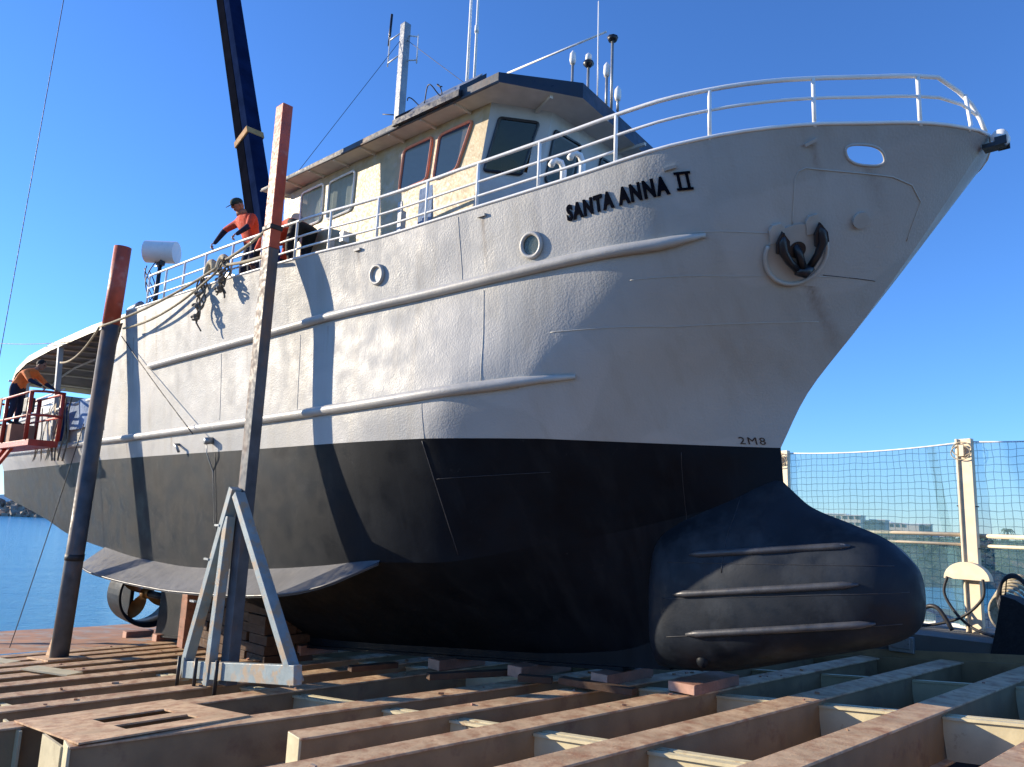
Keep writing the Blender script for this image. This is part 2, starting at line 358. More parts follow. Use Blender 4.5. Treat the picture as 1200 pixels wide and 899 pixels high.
def pchip(xs, ys):
    xs = np.array(xs, float); ys = np.array(ys, float); h = np.diff(xs); d = np.diff(ys)/h; m = np.zeros(len(xs))
    for i in range(1, len(xs)-1):
        if d[i-1]*d[i] > 0:
            w1 = 2*h[i]+h[i-1]; w2 = h[i]+2*h[i-1]; m[i] = (w1+w2)/(w1/d[i-1]+w2/d[i])
    m[0] = d[0]; m[-1] = d[-1]
    def f(x):
        x = np.clip(x, xs[0], xs[-1]); i = np.clip(np.searchsorted(xs, x)-1, 0, len(h)-1); t = (x-xs[i])/h[i]
        return (2*t**3-3*t**2+1)*ys[i]+(t**3-2*t**2+t)*h[i]*m[i]+(-2*t**3+3*t**2)*ys[i+1]+(t**3-t**2)*h[i]*m[i+1]
    return f
class Curve:
    def __init__(s, pts):
        s.s0 = pts[0][0]; s.s1 = pts[-1][0]; xs = [p[0] for p in pts]
        s.b = pchip(xs, [p[1] for p in pts]); s.z = pchip(xs, [p[2] for p in pts])
    def at(s, x): return Vector((float(x), float(s.b(x)), float(s.z(x))))

# ------------------------------------------------------------------ water, land, slipway floor
def zpl(s): return -3.10-.095*s                   # top of the cradle beams
b = MB(); Nw = 2
b.add([(-3000, 20, 0), (3000, 20, 0), (3000, 3500, 0), (-3000, 3500, 0)], [(0, 1, 2, 3)])
b.add([(-3000, -400, 0), (-60, -400, 0), (-60, 20, 0), (-3000, 20, 0)], [(0, 1, 2, 3)])
o = b.build('water', M['water']); o['kind'] = 'structure'
b = MB()
b.grid([[(s_, b_, zpl(s_)-.95) for b_ in (-4.75, 0, 14)] for s_ in (-22, 0, 29.5)], smooth=False)
b.grid([[(29.5, b_, zpl(29.5)-.95-dz) for b_ in (-4.75, 0, 14)] for dz in (0, 3)], smooth=False)
o = shipmesh(b, 'slipway', M['floor'], None, None, kind='structure')

# ------------------------------------------------------------------ hull curves
T = Curve([(-2.62, 0, 3.56), (-2.58, .22, 3.54), (-2.46, .53, 3.50), (-2.14, .97, 3.48), (-1.69, 1.40, 3.45), (-1.29, 1.82, 3.40), (-.93, 2.13, 3.35), (-.45, 2.42, 3.3), (.27, 2.70, 3.23), (1.49, 2.84, 3.17), (2.92, 2.96, 3.15), (4.73, 3.06, 3.15), (7, 3.28, 3.2), (10.38, 3.38, 3.3), (12.63, 3.34, 3.4), (14.8, 3.3, 3.5)])
R1 = Curve([(-1.66, 0, 2.25), (-1.55, .28, 2.25), (-1.35, .60, 2.25), (-1.0, 1.08, 2.25), (-.5, 1.66, 2.25), (-.06, 2.1, 2.25), (1.04, 2.55, 2.2), (2.35, 2.75, 2.15), (3.95, 2.87, 2.12), (5.84, 3.03, 2.1), (8.4, 3.12, 2.05), (13.1, 3.17, 2.0), (16.2, 3.1, 1.95)])
RM = Curve([(-.97, 0, 1.4), (-.85, .22, 1.4), (-.5, .68, 1.4), (-.1, 1.15, 1.4), (.4, 1.68, 1.4), (1.1, 2.22, 1.4), (2.2, 2.62, 1.4), (4, 2.9, 1.4), (6, 3.02, 1.4), (9, 3.06, 1.4), (13, 3.1, 1.45), (17, 3.05, 1.55), (22, 2.75, 1.55), (30, 2.2, 1.6)])
R2 = Curve([(-.38, 0, .7), (-.25, .15, .7), (.1, .52, .7), (.6, 1.05, .7), (1.1, 1.6, .7), (1.65, 2.1, .7), (2.15, 2.46, .685), (2.24, 2.52, .68), (2.34, 2.55, .68), (3.63, 2.92, .6), (5.2, 3.0, .55), (7.2, 3.0, .52), (11, 3.0, .48), (15.5, 3.0, .45), (22, 2.65, .5), (30, 2.0, .6)])
WL = Curve([(0, 0, 0), (.15, .12, 0), (.5, .42, 0), (.97, .86, 0), (1.6, 1.47, 0), (2.22, 2.08, 0), (2.31, 2.17, 0), (2.42, 2.225, 0), (3.1, 2.56, 0), (3.95, 2.86, 0), (5.74, 2.97, 0), (8.95, 2.93, 0), (12, 2.95, 0), (16.3, 2.88, 0), (22, 2.4, 0), (30, 1.8, 0)])
CH = Curve([(-.03, 0, -.5), (.2, .1, -.6), (.6, .28, -.75), (1.5, .52, -1.02), (2.53, 1.22, -1.33), (2.63, 1.3, -1.35), (2.74, 1.365, -1.376), (4.22, 2.2, -1.73), (5.24, 2.5, -1.79), (6.5, 2.62, -1.95), (8.2, 2.66, -2.12), (10, 2.66, -2.24), (11.8, 2.65, -2.31), (13.7, 2.6, -2.3), (17.1, 2.4, -2.17), (20.6, 2.0, -2.05), (24.3, 1.8, -1.6), (30, 1.65, -.95)])
CB = Curve([(-.02, .0, -.7), (.3, 0, -1.6), (.8, 0, -2.6), (1.5, 0, -2.95), (3, 0, -3.14), (6, 0, -3.42), (8.5, 0, -3.66), (10.5, 0, -3.8), (12, 0, -3.5), (14, 0, -3.0), (20, 0, -2.35), (25, 0, -1.6), (30, 0, -1.0)])
def gcol(n, p): return [(i/n)**p for i in range(n+1)]
g1 = gcol(110, 1.45); nA = 26
def cols(c, s_end):
    out = [c.at(c.s0+(s_end-c.s0)*g) for g in g1]; return out
def aft(c, s_end): return [c.at(s_end+(30-s_end)*i/nA) for i in range(1, nA+1)]
def between(ra, rb, n):   # n intermediate rows, linear
    return [[a.lerp(b_, k/(n+1)) for a, b_ in zip(ra, rb)] for k in range(1, n+1)]
def smooth_rows(keys, sub):     # Catmull-Rom through the key rows
    rows = []
    for i in range(len(keys)-1):
        for k in range(sub):
            t = k/sub; r = []
            for j in range(len(keys[0])):
                p1 = keys[i][j]; p2 = keys[i+1][j]; p0 = keys[i-1][j] if i else p1*2-p2; p3 = keys[i+2][j] if i+2 < len(keys) else p2*2-p1
                r.append(.5*((2*p1)+(-p0+p2)*t+(2*p0-5*p1+4*p2-p3)*t*t+(-p0+3*p1-3*p2+p3)*t**3))
            rows.append(r)
    rows.append(keys[-1]); return rows
kt = cols(T, 14.8); k1 = cols(R1, 16.2); km = cols(RM, 16.9); k2 = cols(R2, 16.95); kw = cols(WL, 17)
kc = cols(CH, 17); kb = cols(CB, 17)
up = smooth_rows([kt, k1, km, k2, kw], 4)          # rows 0..16, row 8 = RM
low_aft = smooth_rows([aft(RM, 16.9), aft(R2, 16.95), aft(WL, 17)], 4)
mir = lambda rows: [[Vector((p.x, -p.y, p.z)) for p in r] for r in rows]
boat = thing('boat', 'pale grey and black steel workboat with bulbous bow standing on the slipway cradle', 'boat', (0, 0, 0))
b = MB()
for sgn in (0, 1):
    rr = mir(up) if sgn else up; b.grid(rr, flip=not sgn)
    ra = [[up[8+i][-1]]+low_aft[i] for i in range(len(low_aft))]; ra = mir(ra) if sgn else ra; b.grid(ra, flip=not sgn)
tr = [r[-1] for r in low_aft]
b.grid([[p, Vector((p.x, -p.y, p.z))] for p in tr], smooth=False)                      # transom, upper half
hull = b.build('topsides', M['hullw'], boat)
b = MB()
wall = [kw+aft(WL, 17)]; chn = [kc+aft(CH, 17)]; cbl = [kb+aft(CB, 17)]
side = wall+between(wall[0], chn[0], 3)+chn
bot = chn+between(chn[0], cbl[0], 3)+cbl
for sgn in (0, 1):
    for rs in (side, bot):
        b.grid(mir(rs) if sgn else rs, flip=not sgn)
b.grid([[r[-1], Vector((30, -r[-1].y, r[-1].z))] for r in side+bot[1:]], smooth=False)
# bulbous forefoot
ztop = pchip([-1.66, -1.62, -1.5, -1.28, -.9, -.38, -.10, .05, .6, 1.6, 3.6], [-1.80, -1.50, -1.32, -1.13, -.97, -.76, -.52, -.40, -.4, -.6, -1.1])
zbot = pchip([-1.66, -1.62, -1.5, -1.28, -.9, -.38, 1.0, 3.6], [-1.80, -2.05, -2.2, -2.32, -2.45, -2.60, -2.97, -3.18])
bmax = pchip([-1.66, -1.62, -1.5, -1.28, -.9, -.38, .4, 1.15, 1.45, 1.66, 1.77, 1.8], [0, .18, .36, .54, .66, .74, .80, .81, .76, .58, .25, 0])
NV = 28
def bulb_pt(s_, v, side_=1):
    zt = float(ztop(s_)); zb = float(zbot(s_)); z = zt+(zb-zt)*v
    rnd = math.sqrt(max(0, 1-abs(2*v-1)**2.4))
    fair = math.sin(min(1, v/.58)*math.pi/2)**.85*(1-.10*math.sin(min(1, v/.3)*math.pi)) if v < .62 else math.sqrt(max(0, 1-((v-.62)/.38)**3.6))
    fair = min(fair, 1)
    k = min(1, max(0, (s_+1.5)/1.7)); k = k*k*(3-2*k)
    return Vector((s_, side_*float(bmax(s_))*((1-k)*rnd+k*fair), z))
bottom = b.build('bottom_plating', M['hullb'], boat)
M['bulb'] = mat('worn_slate_bulb_paint', (.012, .0165, .024), .55, spec=.2, var=.35, vscale=1.3, second=(.030, .037, .047), sthr=(.50, .68), sscale=1.6, stretch=(1, 1, .7), bst=.15)  # worn bottom paint, lightened so the sunlit bulb reads paler
b = MB(); ss = [-1.66+3.46*(.5-.5*math.cos(math.pi*i/80)) for i in range(81)]
for sgn in (1, -1): b.grid([[bulb_pt(s_, j/NV, sgn) for s_ in ss] for j in range(NV+1)], flip=sgn > 0)
b.build('bulbous_forefoot', M['bulb'], boat)
b = MB(); kz = lambda s_: -2.88-.098*s_          # raked bar keel
prof = [(1.6, kz(1.6)), (18.6, kz(18.6)), (18.5, -3.6), (18.9, -2.2), (17, -2.3), (8, -2.6), (1.6, -2.3)]
b.prism([(x, -.13, z) for x, z in prof], (0, .26, 0)); b.box((10.5, 0, kz(10.5)-.02), (16.4, .42, .05), Matrix.Rotation(math.atan(.098), 3, 'Y'))
b.build('keel', M['hullb'], boat)
bvh = BVHTree.FromPolygons([Vector(p) for p in [v.co for v in hull.data.vertices]]+[v.co.copy() for v in bottom.data.vertices],
    [tuple(p.vertices) for p in hull.data.polygons]+[tuple(i+len(hull.data.vertices) for i in p.vertices) for p in bottom.data.polygons])
def surf(s_, z, off=0):
    h = bvh.ray_cast(Vector((s_, 8, z)), Vector((0, -1, 0)))
    if h[0] is None: return Vector((s_, .05, z)), Vector((0, 1, 0))
    n = h[1]; n = n if n.y > 0 else -n
    return h[0]+n*off, n
def onhull(path, off=0, n=24):
    out = []
    for i in range(len(path)-1):
        for k in range(n):
            t = k/n; out.append(surf(path[i][0]*(1-t)+path[i+1][0]*t, path[i][1]*(1-t)+path[i+1][1]*t, off)[0])
    out.append(surf(*path[-1], off)[0]); return out
# decks
b = MB()
dk = [c for c in kt]
dk = [a.lerp(c, .60 if a.x < .3 else .12)*1 for a, c in zip(kt, k1)]
b.grid([[Vector((p.x, p.y*.985, p.z)) for p in dk], [Vector((p.x, -p.y*.985, p.z)) for p in dk]], smooth=False)
da = aft(RM, 16.9); b.grid([[Vector((p.x, p.y*.98, .7)) for p in da], [Vector((p.x, -p.y*.98, .7)) for p in da]], smooth=False)
b.add([(14.8, 3.25, 3.44), (14.8, -3.25, 3.44), (14.8, -3.0, .7), (14.8, 3.0, .7)], [(0, 1, 2, 3)])
b.build('deck', M['decktop'], boat)
# deck edge coaming
b = MB(); path = [p+Vector((0, .0, .01)) for p in kt[::2]]
for sg in (1, -1): b.tube([Vector((p.x, p.y*sg, p.z)) for p in path], .022, 8)
b.build('gunwale', M['white'], boat)
# rub rails
def rubrail(pts, r):
    b = MB(); cp = []
    c = Curve(pts); n = 80
    for i in range(n+1):
        s_ = c.s0+(c.s1-c.s0)*i/n; z = float(c.z(s_)); p, nr = surf(s_, z); cp.append(p+nr*.02)
    rr = [r*min(1, .35+i*.28) for i in range(n+1)]; b.tube(cp, rr, 12); b.build('rub_rail', M['rail_rub'], boat)
rubrail([(-.10, 0, 2.30), (.5, 0, 2.22), (1.04, 0, 2.2), (2.35, 0, 2.15), (3.95, 0, 2.12), (5.84, 0, 2.1), (8.4, 0, 2.05), (13.2, 0, 2.0)], .075)
rubrail([(1.72, 0, .78), (2.3, 0, .72), (3.63, 0, .62), (5.2, 0, .56), (7.2, 0, .53), (11, 0, .49), (15.5, 0, .46), (22, 0, .5), (29.5, 0, .6)], .08)
# weld seams
def seam(path, r=.0055, m='weld'): B1('weld_seam', M[m], boat, lambda b: b.tube(onhull(path, .001), r, 5))
seam([(3.3, 3.1), (3.3, 2.2)]); seam([(3.9, .0), (3.9, .5)]); seam([(2.9, 2.0), (2.9, .75)], .006)
seam([(7.1, 1.9), (7.1, .6)]); seam([(9.9, 1.9), (9.9, .6)], .006); seam([(-1.05, 2.36), (.0, 2.33)], .006)
seam([(1.9, 1.32), (.5, 1.36), (-.75, 1.5)], .006); seam([(-1.15, 1.98), (-.2, 1.9), (.8, 1.86)], .005)
seam([(3.95, -.03), (3.9, -1.6)], .008, 'weldb'); seam([(10.1, -.03), (10.1, -2.1)], .008, 'weldb'); seam([(3.9, -.55), (2.4, -.42)], .005, 'weldb')
seam([(1.0, -.1), (1.2, -1.1)], .005, 'weldb')
def vof(s_, z): zt = float(ztop(s_)); return (z-zt)/(float(zbot(s_))-zt)
for sa, za, sb_, zb in ((1.25, -1.55, -1.45, -1.42), (1.3, -2.02, -1.58, -1.70), (1.25, -2.5, -1.5, -2.05)):
    B1('weld_seam', M['weldb'], boat, lambda b: b.tube([bulb_pt(sa+(sb_-sa)*i/40, min(.98, max(.02, vof(sa+(sb_-sa)*i/40, za+(zb-za)*i/40)))) for i in range(41)], .006, 5))
B1('weld_seam', M['weldb'], boat, lambda b: b.tube([bulb_pt(.45, .1+.4*i/12) for i in range(13)], .008, 5))
for (sa, za, sb_, zb) in ((.93, -1.43, -1.02, -1.22), (1.12, -1.95, -1.15, -1.64), (.95, -2.43, -1.28, -2.06)):
    b = MB(); pts = []
    for i in range(31):
        t = i/30; s_ = sa+(sb_-sa)*t; z = za+(zb-za)*t; pts.append(bulb_pt(s_, min(.97, max(.03, vof(s_, z))))+Vector((0, .012, 0)))
    b.tube(pts, [.045*min(1, .3+min(i, 30-i)*.35) for i in range(31)], 10); b.build('bulb_rail', M['bar'], boat)
p = bulb_pt(.83, vof(.83, -2.76)); B1('sea_chest_boss', M['hullb'], boat, lambda b: b.ball(p, (.085, .06, .085)))
# spray plate standing off the chine
top_ = [CH.at(s_)+Vector((0, .0, -.0)) for s_ in np.linspace(5.2, 16.7, 50)]
pl_out = Curve([(5.2, 2.52, -1.80), (5.8, 3.02, -2.16), (7.1, 3.2, -2.42), (9.3, 3.25, -2.60), (11.4, 3.25, -2.69), (13.0, 3.25, -2.70), (15.1, 3.2, -2.67), (16.7, 3.0, -2.60)])
out_ = [pl_out.at(p.x) for p in top_]
b = MB()
up_ = Vector((0, .01, .03)); b.grid([[p+up_ for p in top_], out_], flip=True, smooth=True)
b.grid([[p+up_-Vector((0, 0, .05)) for p in top_], [p-Vector((0, 0, .03)) for p in out_]], smooth=True)
b.grid([out_, [p-Vector((0, 0, .03)) for p in out_]], flip=True)
b.add([top_[-1]+up_, out_[-1], out_[-1]-Vector((0, 0, .03)), top_[-1]-Vector((0, 0, .02))], [(0, 1, 2, 3)])
M['plate'] = mat('grey_spray_plate', (.085, .088, .095), .5, var=.25, vscale=1.5, second=(.13, .13, .13), sthr=(.5, .7), sscale=1.2, stretch=(3, .6, 1), bst=.1)
b.build('spray_plate', M['plate'], boat); B1('plate_edge', M['bar'], boat, lambda b: b.tube(out_, .022, 6))
# nozzle, propeller, rudder stock, anodes
b = MB(); cz = -3.66; s0, s1_, r0 = 19.4, 20.5, .95; NZ = 40
rings = [(s0, r0), (s1_, r0*.94), (s1_, r0*.9), (s0+.35, r0*.84), (s0, r0*.93), (s0, r0)]
b.grid([[(s_, math.cos(2*math.pi*j/NZ)*r_, cz+math.sin(2*math.pi*j/NZ)*r_) for j in range(NZ+1)] for s_, r_ in rings])
nz = b.build('propeller_nozzle', M['hullb'], boat)
b = MB()
for k in range(4):
    a = k*math.pi/2+.5; rows = []
    for i in range(9):
        r_ = .12+.68*i/8; w = .42*math.sin(math.pi*min(1, (i+1.5)/9.8))**.6; tw = R(62-32*i/8)
        row = []
        for j in range(7):
            c = (j/6-.5)*w; ds = math.sin(tw)*c; dt = math.cos(tw)*c; row.append((19.9+ds, math.cos(a)*r_-math.sin(a)*dt, cz+math.sin(a)*r_+math.cos(a)*dt))
        rows.append(row)
    b.grid(rows); b.grid([[Vector(p)+Vector((.03, 0, 0)) for p in r_] for r_ in rows], flip=True)
b.tube([(19.6, 0, cz), (20.0, 0, cz), (20.25, 0, cz)], [.15, .16, .05], 14); b.build('propeller', M['brass'], boat)
B1('propeller_shaft', M['hullb'], boat, lambda b: b.tube([(18.0, 0, cz), (19.8, 0, cz)], .10, 10))
B1('rudder', M['hullb'], boat, lambda b: b.box((21.4, 0, -3.5), (1.0, .12, 2.0)), bevel=.03)
for s_, z in ((16.6, -4.25), (14.8, -3.9)): B1('anode', M['white'], boat, lambda b: b.box((s_, .17, z), (.34, .08, .2)), bevel=.02)
# portholes
def ring(b, c, n_, r_, t_, u=None, k=28):
    n_ = Vector(n_).normalized(); u = (Vector((0, 0, 1))-n_*n_.z).normalized(); w = n_.cross(u)
    b.tube([Vector(c)+u*math.cos(2*math.pi*i/k)*r_+w*math.sin(2*math.pi*i/k)*r_ for i in range(k)], t_, 8, closed=True)
def disc(b, c, n_, r_, th, k=28):
    n_ = Vector(n_).normalized(); u = (Vector((0, 0, 1))-n_*n_.z).normalized(); w = n_.cross(u)
    b.prism([Vector(c)+u*math.cos(2*math.pi*i/k)*r_+w*math.sin(2*math.pi*i/k)*r_ for i in range(k)], n_*th)
for s_, z, r_, gl in ((2.05, 2.46, .155, 'pane'), (5.05, 2.58, .14, 'hullw')):
    p, n_ = surf(s_, z); po = B1('porthole', M['rail_rub'], boat, lambda b: ring(b, p+n_*.02, n_, r_, .03)); 
    B1('porthole_glass', M['glassclr' if gl == 'pane' else 'rail_rub'], po, lambda b: disc(b, p-n_*.0, n_, r_-.01, .012))
# anchor pocket, anchor, raised panel and boss on the bow
def fr(s_, z, rot=0):
    p, n_ = surf(s_, z); u = Vector((-1, 0, 0)); u = (u-n_*u.dot(n_)).normalized(); v = n_.cross(u); v = v if v.z > 0 else -v
    if rot: u, v = u*math.cos(rot)-v*math.sin(rot), v*math.cos(rot)+u*math.sin(rot)
    return p, u, v, n_
pa, u, v, n_ = fr(-.80, 2.18, R(16))
def L(x, y, w=0): return pa+u*x+v*y+n_*w
b = MB(); arc = [R(a) for a in np.linspace(150, 400, 40)]
b.tube([L(.37*math.cos(a), .37*math.sin(a)-.02, .02) for a in arc], .028, 8)
b.build('anchor_ring', M['rail_rub'], boat)
B1('anchor_backing_plate', M['rail_rub'], boat, lambda b: b.prism([L(.36*math.cos(2*math.pi*i/32), .36*math.sin(2*math.pi*i/32)-.02, -.03) for i in range(32)], n_*.045))
for x in (-.2, .23): B1('anchor_pad', M['rail_rub'], boat, lambda b: b.prism([L(x-.09, .18, -.02), L(x+.09, .18, -.02), L(x+.09, .34, -.02), L(x+.05, .40, -.02), L(x-.05, .40, -.02), L(x-.09, .34, -.02)], n_*.05))
anc = MB()
anc.ball(L(.055, -.23, .09), .07); anc.tube([L(-.04, -.2, .08), L(.055, -.24, .10), L(.15, -.2, .08)], [.055, .075, .055], 10)
for sx in (-1, 1):
    cx = .055
    pts = [L(cx+sx*.07, -.2, .09), L(cx+sx*.17, -.06, .10), L(cx+sx*.235, .08, .11), L(cx+sx*.235, .2, .10), L(cx+sx*.20, .30, .08)]
    anc.tube(pts, [.045, .048, .055, .05, .008], 8)
    anc.prism([L(cx+sx*.15, .04, .06), L(cx+sx*.31, .07, .06), L(cx+sx*.30, .19, .06), L(cx+sx*.22, .32, .06), L(cx+sx*.15, .19, .06)], n_*.05)
anc.tube([L(.04, -.18, .1), L(.02, .0, .06), L(0, .12, -.05)], .05, 8)
ao = anc.build('anchor', M['black'], boat); B1('hawse_hole', M['black'], boat, lambda b: disc(b, L(.02, .03, .016), n_, .10, .01))
pb = [(-1.05, 2.96), (-1.12, 3.0), (-1.8, 2.98), (-1.93, 2.93), (-1.95, 2.8), (-1.72, 2.42)]
B1('hull_panel', M['weld'], boat, lambda b: b.tube(onhull([(-.86, 2.45), (-1.0, 2.88)]+pb, .002, 8), .008, 6))
B1('hull_panel_edge', M['weldb'], boat, lambda b: b.tube(onhull([(-.95, 1.98), (-1.35, 1.98)], .001, 8), .005, 5))
p, n_2 = surf(-1.42, 2.55); B1('boss', M['rail_rub'], boat, lambda b: disc(b, p-n_2*.02, n_2, .095, .06))
p, u2, v2, n3 = fr(HOLE[0], HOLE[1])
ov = [surf(HOLE[0]+HOLE[2]*1.02*math.copysign(abs(math.cos(a))**.77, math.cos(a)), HOLE[1]+HOLE[3]*1.02*math.copysign(abs(math.sin(a))**.77, math.sin(a)))[0] for a in np.linspace(0, 2*math.pi, 40, endpoint=False)]
B1('mooring_hole_rim', M['rail_rub'], boat, lambda b: b.tube(ov, .016, 8, closed=True))
# bow roller and small fittings
b = MB(); b.box((-2.66, 0, 3.42), (.22, .16, .05)); b.box((-2.74, .085, 3.44), (.12, .02, .10)); b.box((-2.74, -.085, 3.44), (.12, .02, .10)); b.build('bow_roller_bracket', M['black'], boat)
B1('bow_roller', M['white'], boat, lambda b: b.tube([(-2.73, -.07, 3.50), (-2.73, .07, 3.50)], .085, 18))
for s_, z in ((-1.22, 3.24), (.10, 3.03), (2.85, 3.02), (5.5, 3.06)):
    p, u2, v2, n3 = fr(s_, z); m3 = Matrix((u2, v2, n3)).transposed(); B1('scupper_lip', M['rail_rub'], boat, lambda b: b.box(p+n3*.01, (.14, .035, .05), m3))
p, u2, v2, n3 = fr(10.2, .22)
B1('hull_lamp', M['galv'], boat, lambda b: (b.tube([p+n3*.0, p+n3*.16], .07, 12), b.tube([p+n3*.12-v2*.02, p+n3*.12-v2*.25, p-v2*.6, p-v2*1.6], .012, 5)))
p, u2, v2, n3 = fr(11.7, .2); B1('hull_fitting', M['galv'], boat, lambda b: (b.tube([p, p+n3*.1, p+n3*.12-u2*-.15-v2*.05, p+n3*.1+u2*.2-v2*.16], .03, 6),))
# lettering
def letters(txt, size, s_a, z_a, s_b, z_b, depth, bold, m, name):
    cu = bpy.data.curves.new(name, 'FONT'); cu.body = txt; cu.size = size; cu.offset = bold; cu.extrude = depth; cu.resolution_u = 3; cu.space_character = 1.22
    o = bpy.data.objects.new('tmp', cu); COL.objects.link(o); bpy.context.view_layer.update()
    me = bpy.data.meshes.new_from_object(o.evaluated_get(bpy.context.evaluated_depsgraph_get())); bpy.data.objects.remove(o)
    xs = [v_.co.x for v_ in me.vertices]; x0, x1 = min(xs), max(xs)
    for v_ in me.vertices:
        t = (v_.co.x-x0)/(x1-x0); s_ = s_a+(s_b-s_a)*t; z = z_a+(z_b-z_a)*t+v_.co.y
        s_ += v_.co.y*.0; p, nr = surf(s_, z); v_.co = p+nr*(.004+max(0, v_.co.z+depth))
    me.materials.clear(); me.materials.append(m)
    o = bpy.data.objects.new(name, me); COL.objects.link(o); o.parent = boat; return o
letters('SANTA ANNA', .255, 1.47, 2.66, .15, 2.77, .008, .013, M['boomblack'], 'boat_name_lettering')
b = MB()
def hb(b, s_, z, w, h):
    vs = []
    for of in (0, .018):
        for a, c in ((-w, -h), (w, -h), (w, h), (-w, h)): vs.append(surf(s_+a, z+c, of+.003)[0])
    b.add(vs, [(0, 1, 2, 3), (4, 7, 6, 5), (0, 4, 5, 1), (1, 5, 6, 2), (2, 6, 7, 3), (3, 7, 4, 0)])
for s_ in (.045, -.045): hb(b, s_-.01, 2.88, .015, .078)
hb(b, -.01, 2.965, .085, .013); hb(b, -.01, 2.795, .085, .013); b.build('boat_name_numeral', M['boomblack'], boat)
letters('2M8', .13, .40, .035, .14, .035, .002, 0, M['black'], 'draft_mark')

# ------------------------------------------------------------------ guard rails
def Tat(s_, dz=0): p = T.at(s_); return Vector((p.x, p.y-.03, p.z+dz))
def railh(s_): return float(np.interp(s_, [-2.3, -1.3, 1, 5, 14], [.60, .58, .66, .70, .72]))
for lvl in (1, .58, .27):
    b = MB(); s_st = -2.3 if lvl > .3 else .75
    ss_ = np.linspace(s_st, 13.6, 90); pts = [Tat(s_, railh(s_)*lvl) for s_ in ss_]
    if lvl == 1: pts = [Vector((-2.60, .10, 3.58)), Vector((-2.56, .12, 3.75)), Vector((-2.50, .20, 3.92)), Vector((-2.42, .38, 4.03))]+pts
    if lvl == .58: pts = [Vector((-2.53, .14, 3.80)), Vector((-2.45, .42, 3.84))]+pts
    b.tube(pts, .026 if lvl == 1 else .019, 8); b.build('guard_rail', M['white'], boat)
for s_ in (-2.14, -1.29, -.35, .75, 1.9, 2.97, 4.0, 5.1, 6.25, 7.2, 8.3, 9.4, 10.55, 11.6, 12.6, 13.6):
    B1('stanchion', M['white'], boat, lambda b: b.tube([Tat(s_, -.02), Tat(s_, railh(s_))], .024, 8))
B1('stanchion', M['white'], boat, lambda b: b.tube([(-2.50, .42, 3.5), (-2.50, .30, 3.62), (-2.47, .32, 4.0)], .022, 8))
for s_ in (1.95, 1.62):   # goose-neck vent pipes on the foredeck
    B1('vent_pipe', M['white'], boat, lambda b: b.tube([(s_, 2.3, 3.1), (s_, 2.3, 3.66), (s_+.02, 2.33, 3.76), (s_+.06, 2.42, 3.78), (s_+.08, 2.47, 3.68)], .045, 10))
B1('vent_bag', M['rubber'], boat, lambda b: b.ball((.75, 1.9, 3.42), (.16, .16, .14)))
for s_ in (4.9, 6.9): B1('deck_bracket', M['cabinw'], boat, lambda b: b.box((s_, 2.75, 3.42), (.10, .10, .5)), bevel=.01)

# ------------------------------------------------------------------ wheelhouse
ZB, ZT = 3.05, 5.10
wt = [(9.0, 2.58), (3.12, 2.58), (2.58, 1.82), (2.58, -1.6), (3.15, -2.5), (9.0, -2.5)]
wb = [(9.0, 2.5), (3.60, 2.5), (3.05, 1.80), (3.05, -1.6), (3.62, -2.5), (9.0, -2.5)]
def wallpt(i, t, h):   # point on wall facet i: t along, h height 0..1
    a = Vector((*wb[i], ZB)).lerp(Vector((*wb[i+1], ZB)), t); c = Vector((*wt[i], ZT)).lerp(Vector((*wt[i+1], ZT)), t); return a.lerp(c, h)
def wallfacet(i, holes, m, name='cabin_wall'):
    # facet with rectangular openings, cut as a grid in (t, h)
    ts = sorted({0, 1, *[x for h_ in holes for x in (h_[0], h_[1])]}); hs = sorted({0, 1, *[x for h_ in holes for x in (h_[2], h_[3])]})
    b = MB()
    for a, c in zip(ts, ts[1:]):
        for d, e in zip(hs, hs[1:]):
            mt, mh = (a+c)/2, (d+e)/2
            if any(h_[0] < mt < h_[1] and h_[2] < mh < h_[3] for h_ in holes): continue
            b.add([wallpt(i, a, d), wallpt(i, c, d), wallpt(i, c, e), wallpt(i, a, e)], [(3, 2, 1, 0)])
    return b.build(name, m, boat)
def window(i, t0, t1, h0, h1, fm, gm, fw=.035, rake0=0, rake1=0, name='window'):
    # t given at bottom and top separately through rake
    co = [wallpt(i, t0+rake0, h0), wallpt(i, t1+rake1, h0), wallpt(i, t1, h1), wallpt(i, t0, h1)]
    n_ = (co[1]-co[0]).cross(co[3]-co[0]).normalized(); ce = sum(co, Vector())/4
    if n_.dot(ce-Vector((6, 0, 4))) < 0: n_ = -n_
    loop = []
    for k in range(4):      # rounded corners
        p, q, r_ = co[k-1], co[k], co[(k+1) % 4]; d1 = (p-q).normalized(); d2 = (r_-q).normalized(); rad = .09 if i == 0 else .05
        for a in np.linspace(0, 1, 5): loop.append((q+d1*rad).lerp(q, a).lerp(q.lerp(q+d2*rad, a), a))
    f = B1(name, fm, boat, lambda b: b.tube([p+n_*.015 for p in loop], fw, 6, closed=True, smooth=False))
    b = MB(); b.add([p+n_*.012 for p in loop], [tuple(range(len(loop)))]); b.build('pane', gm, f)
    return n_, co
L0 = 9.0-3.15
tb = lambda s_: (9.0-s_)/L0
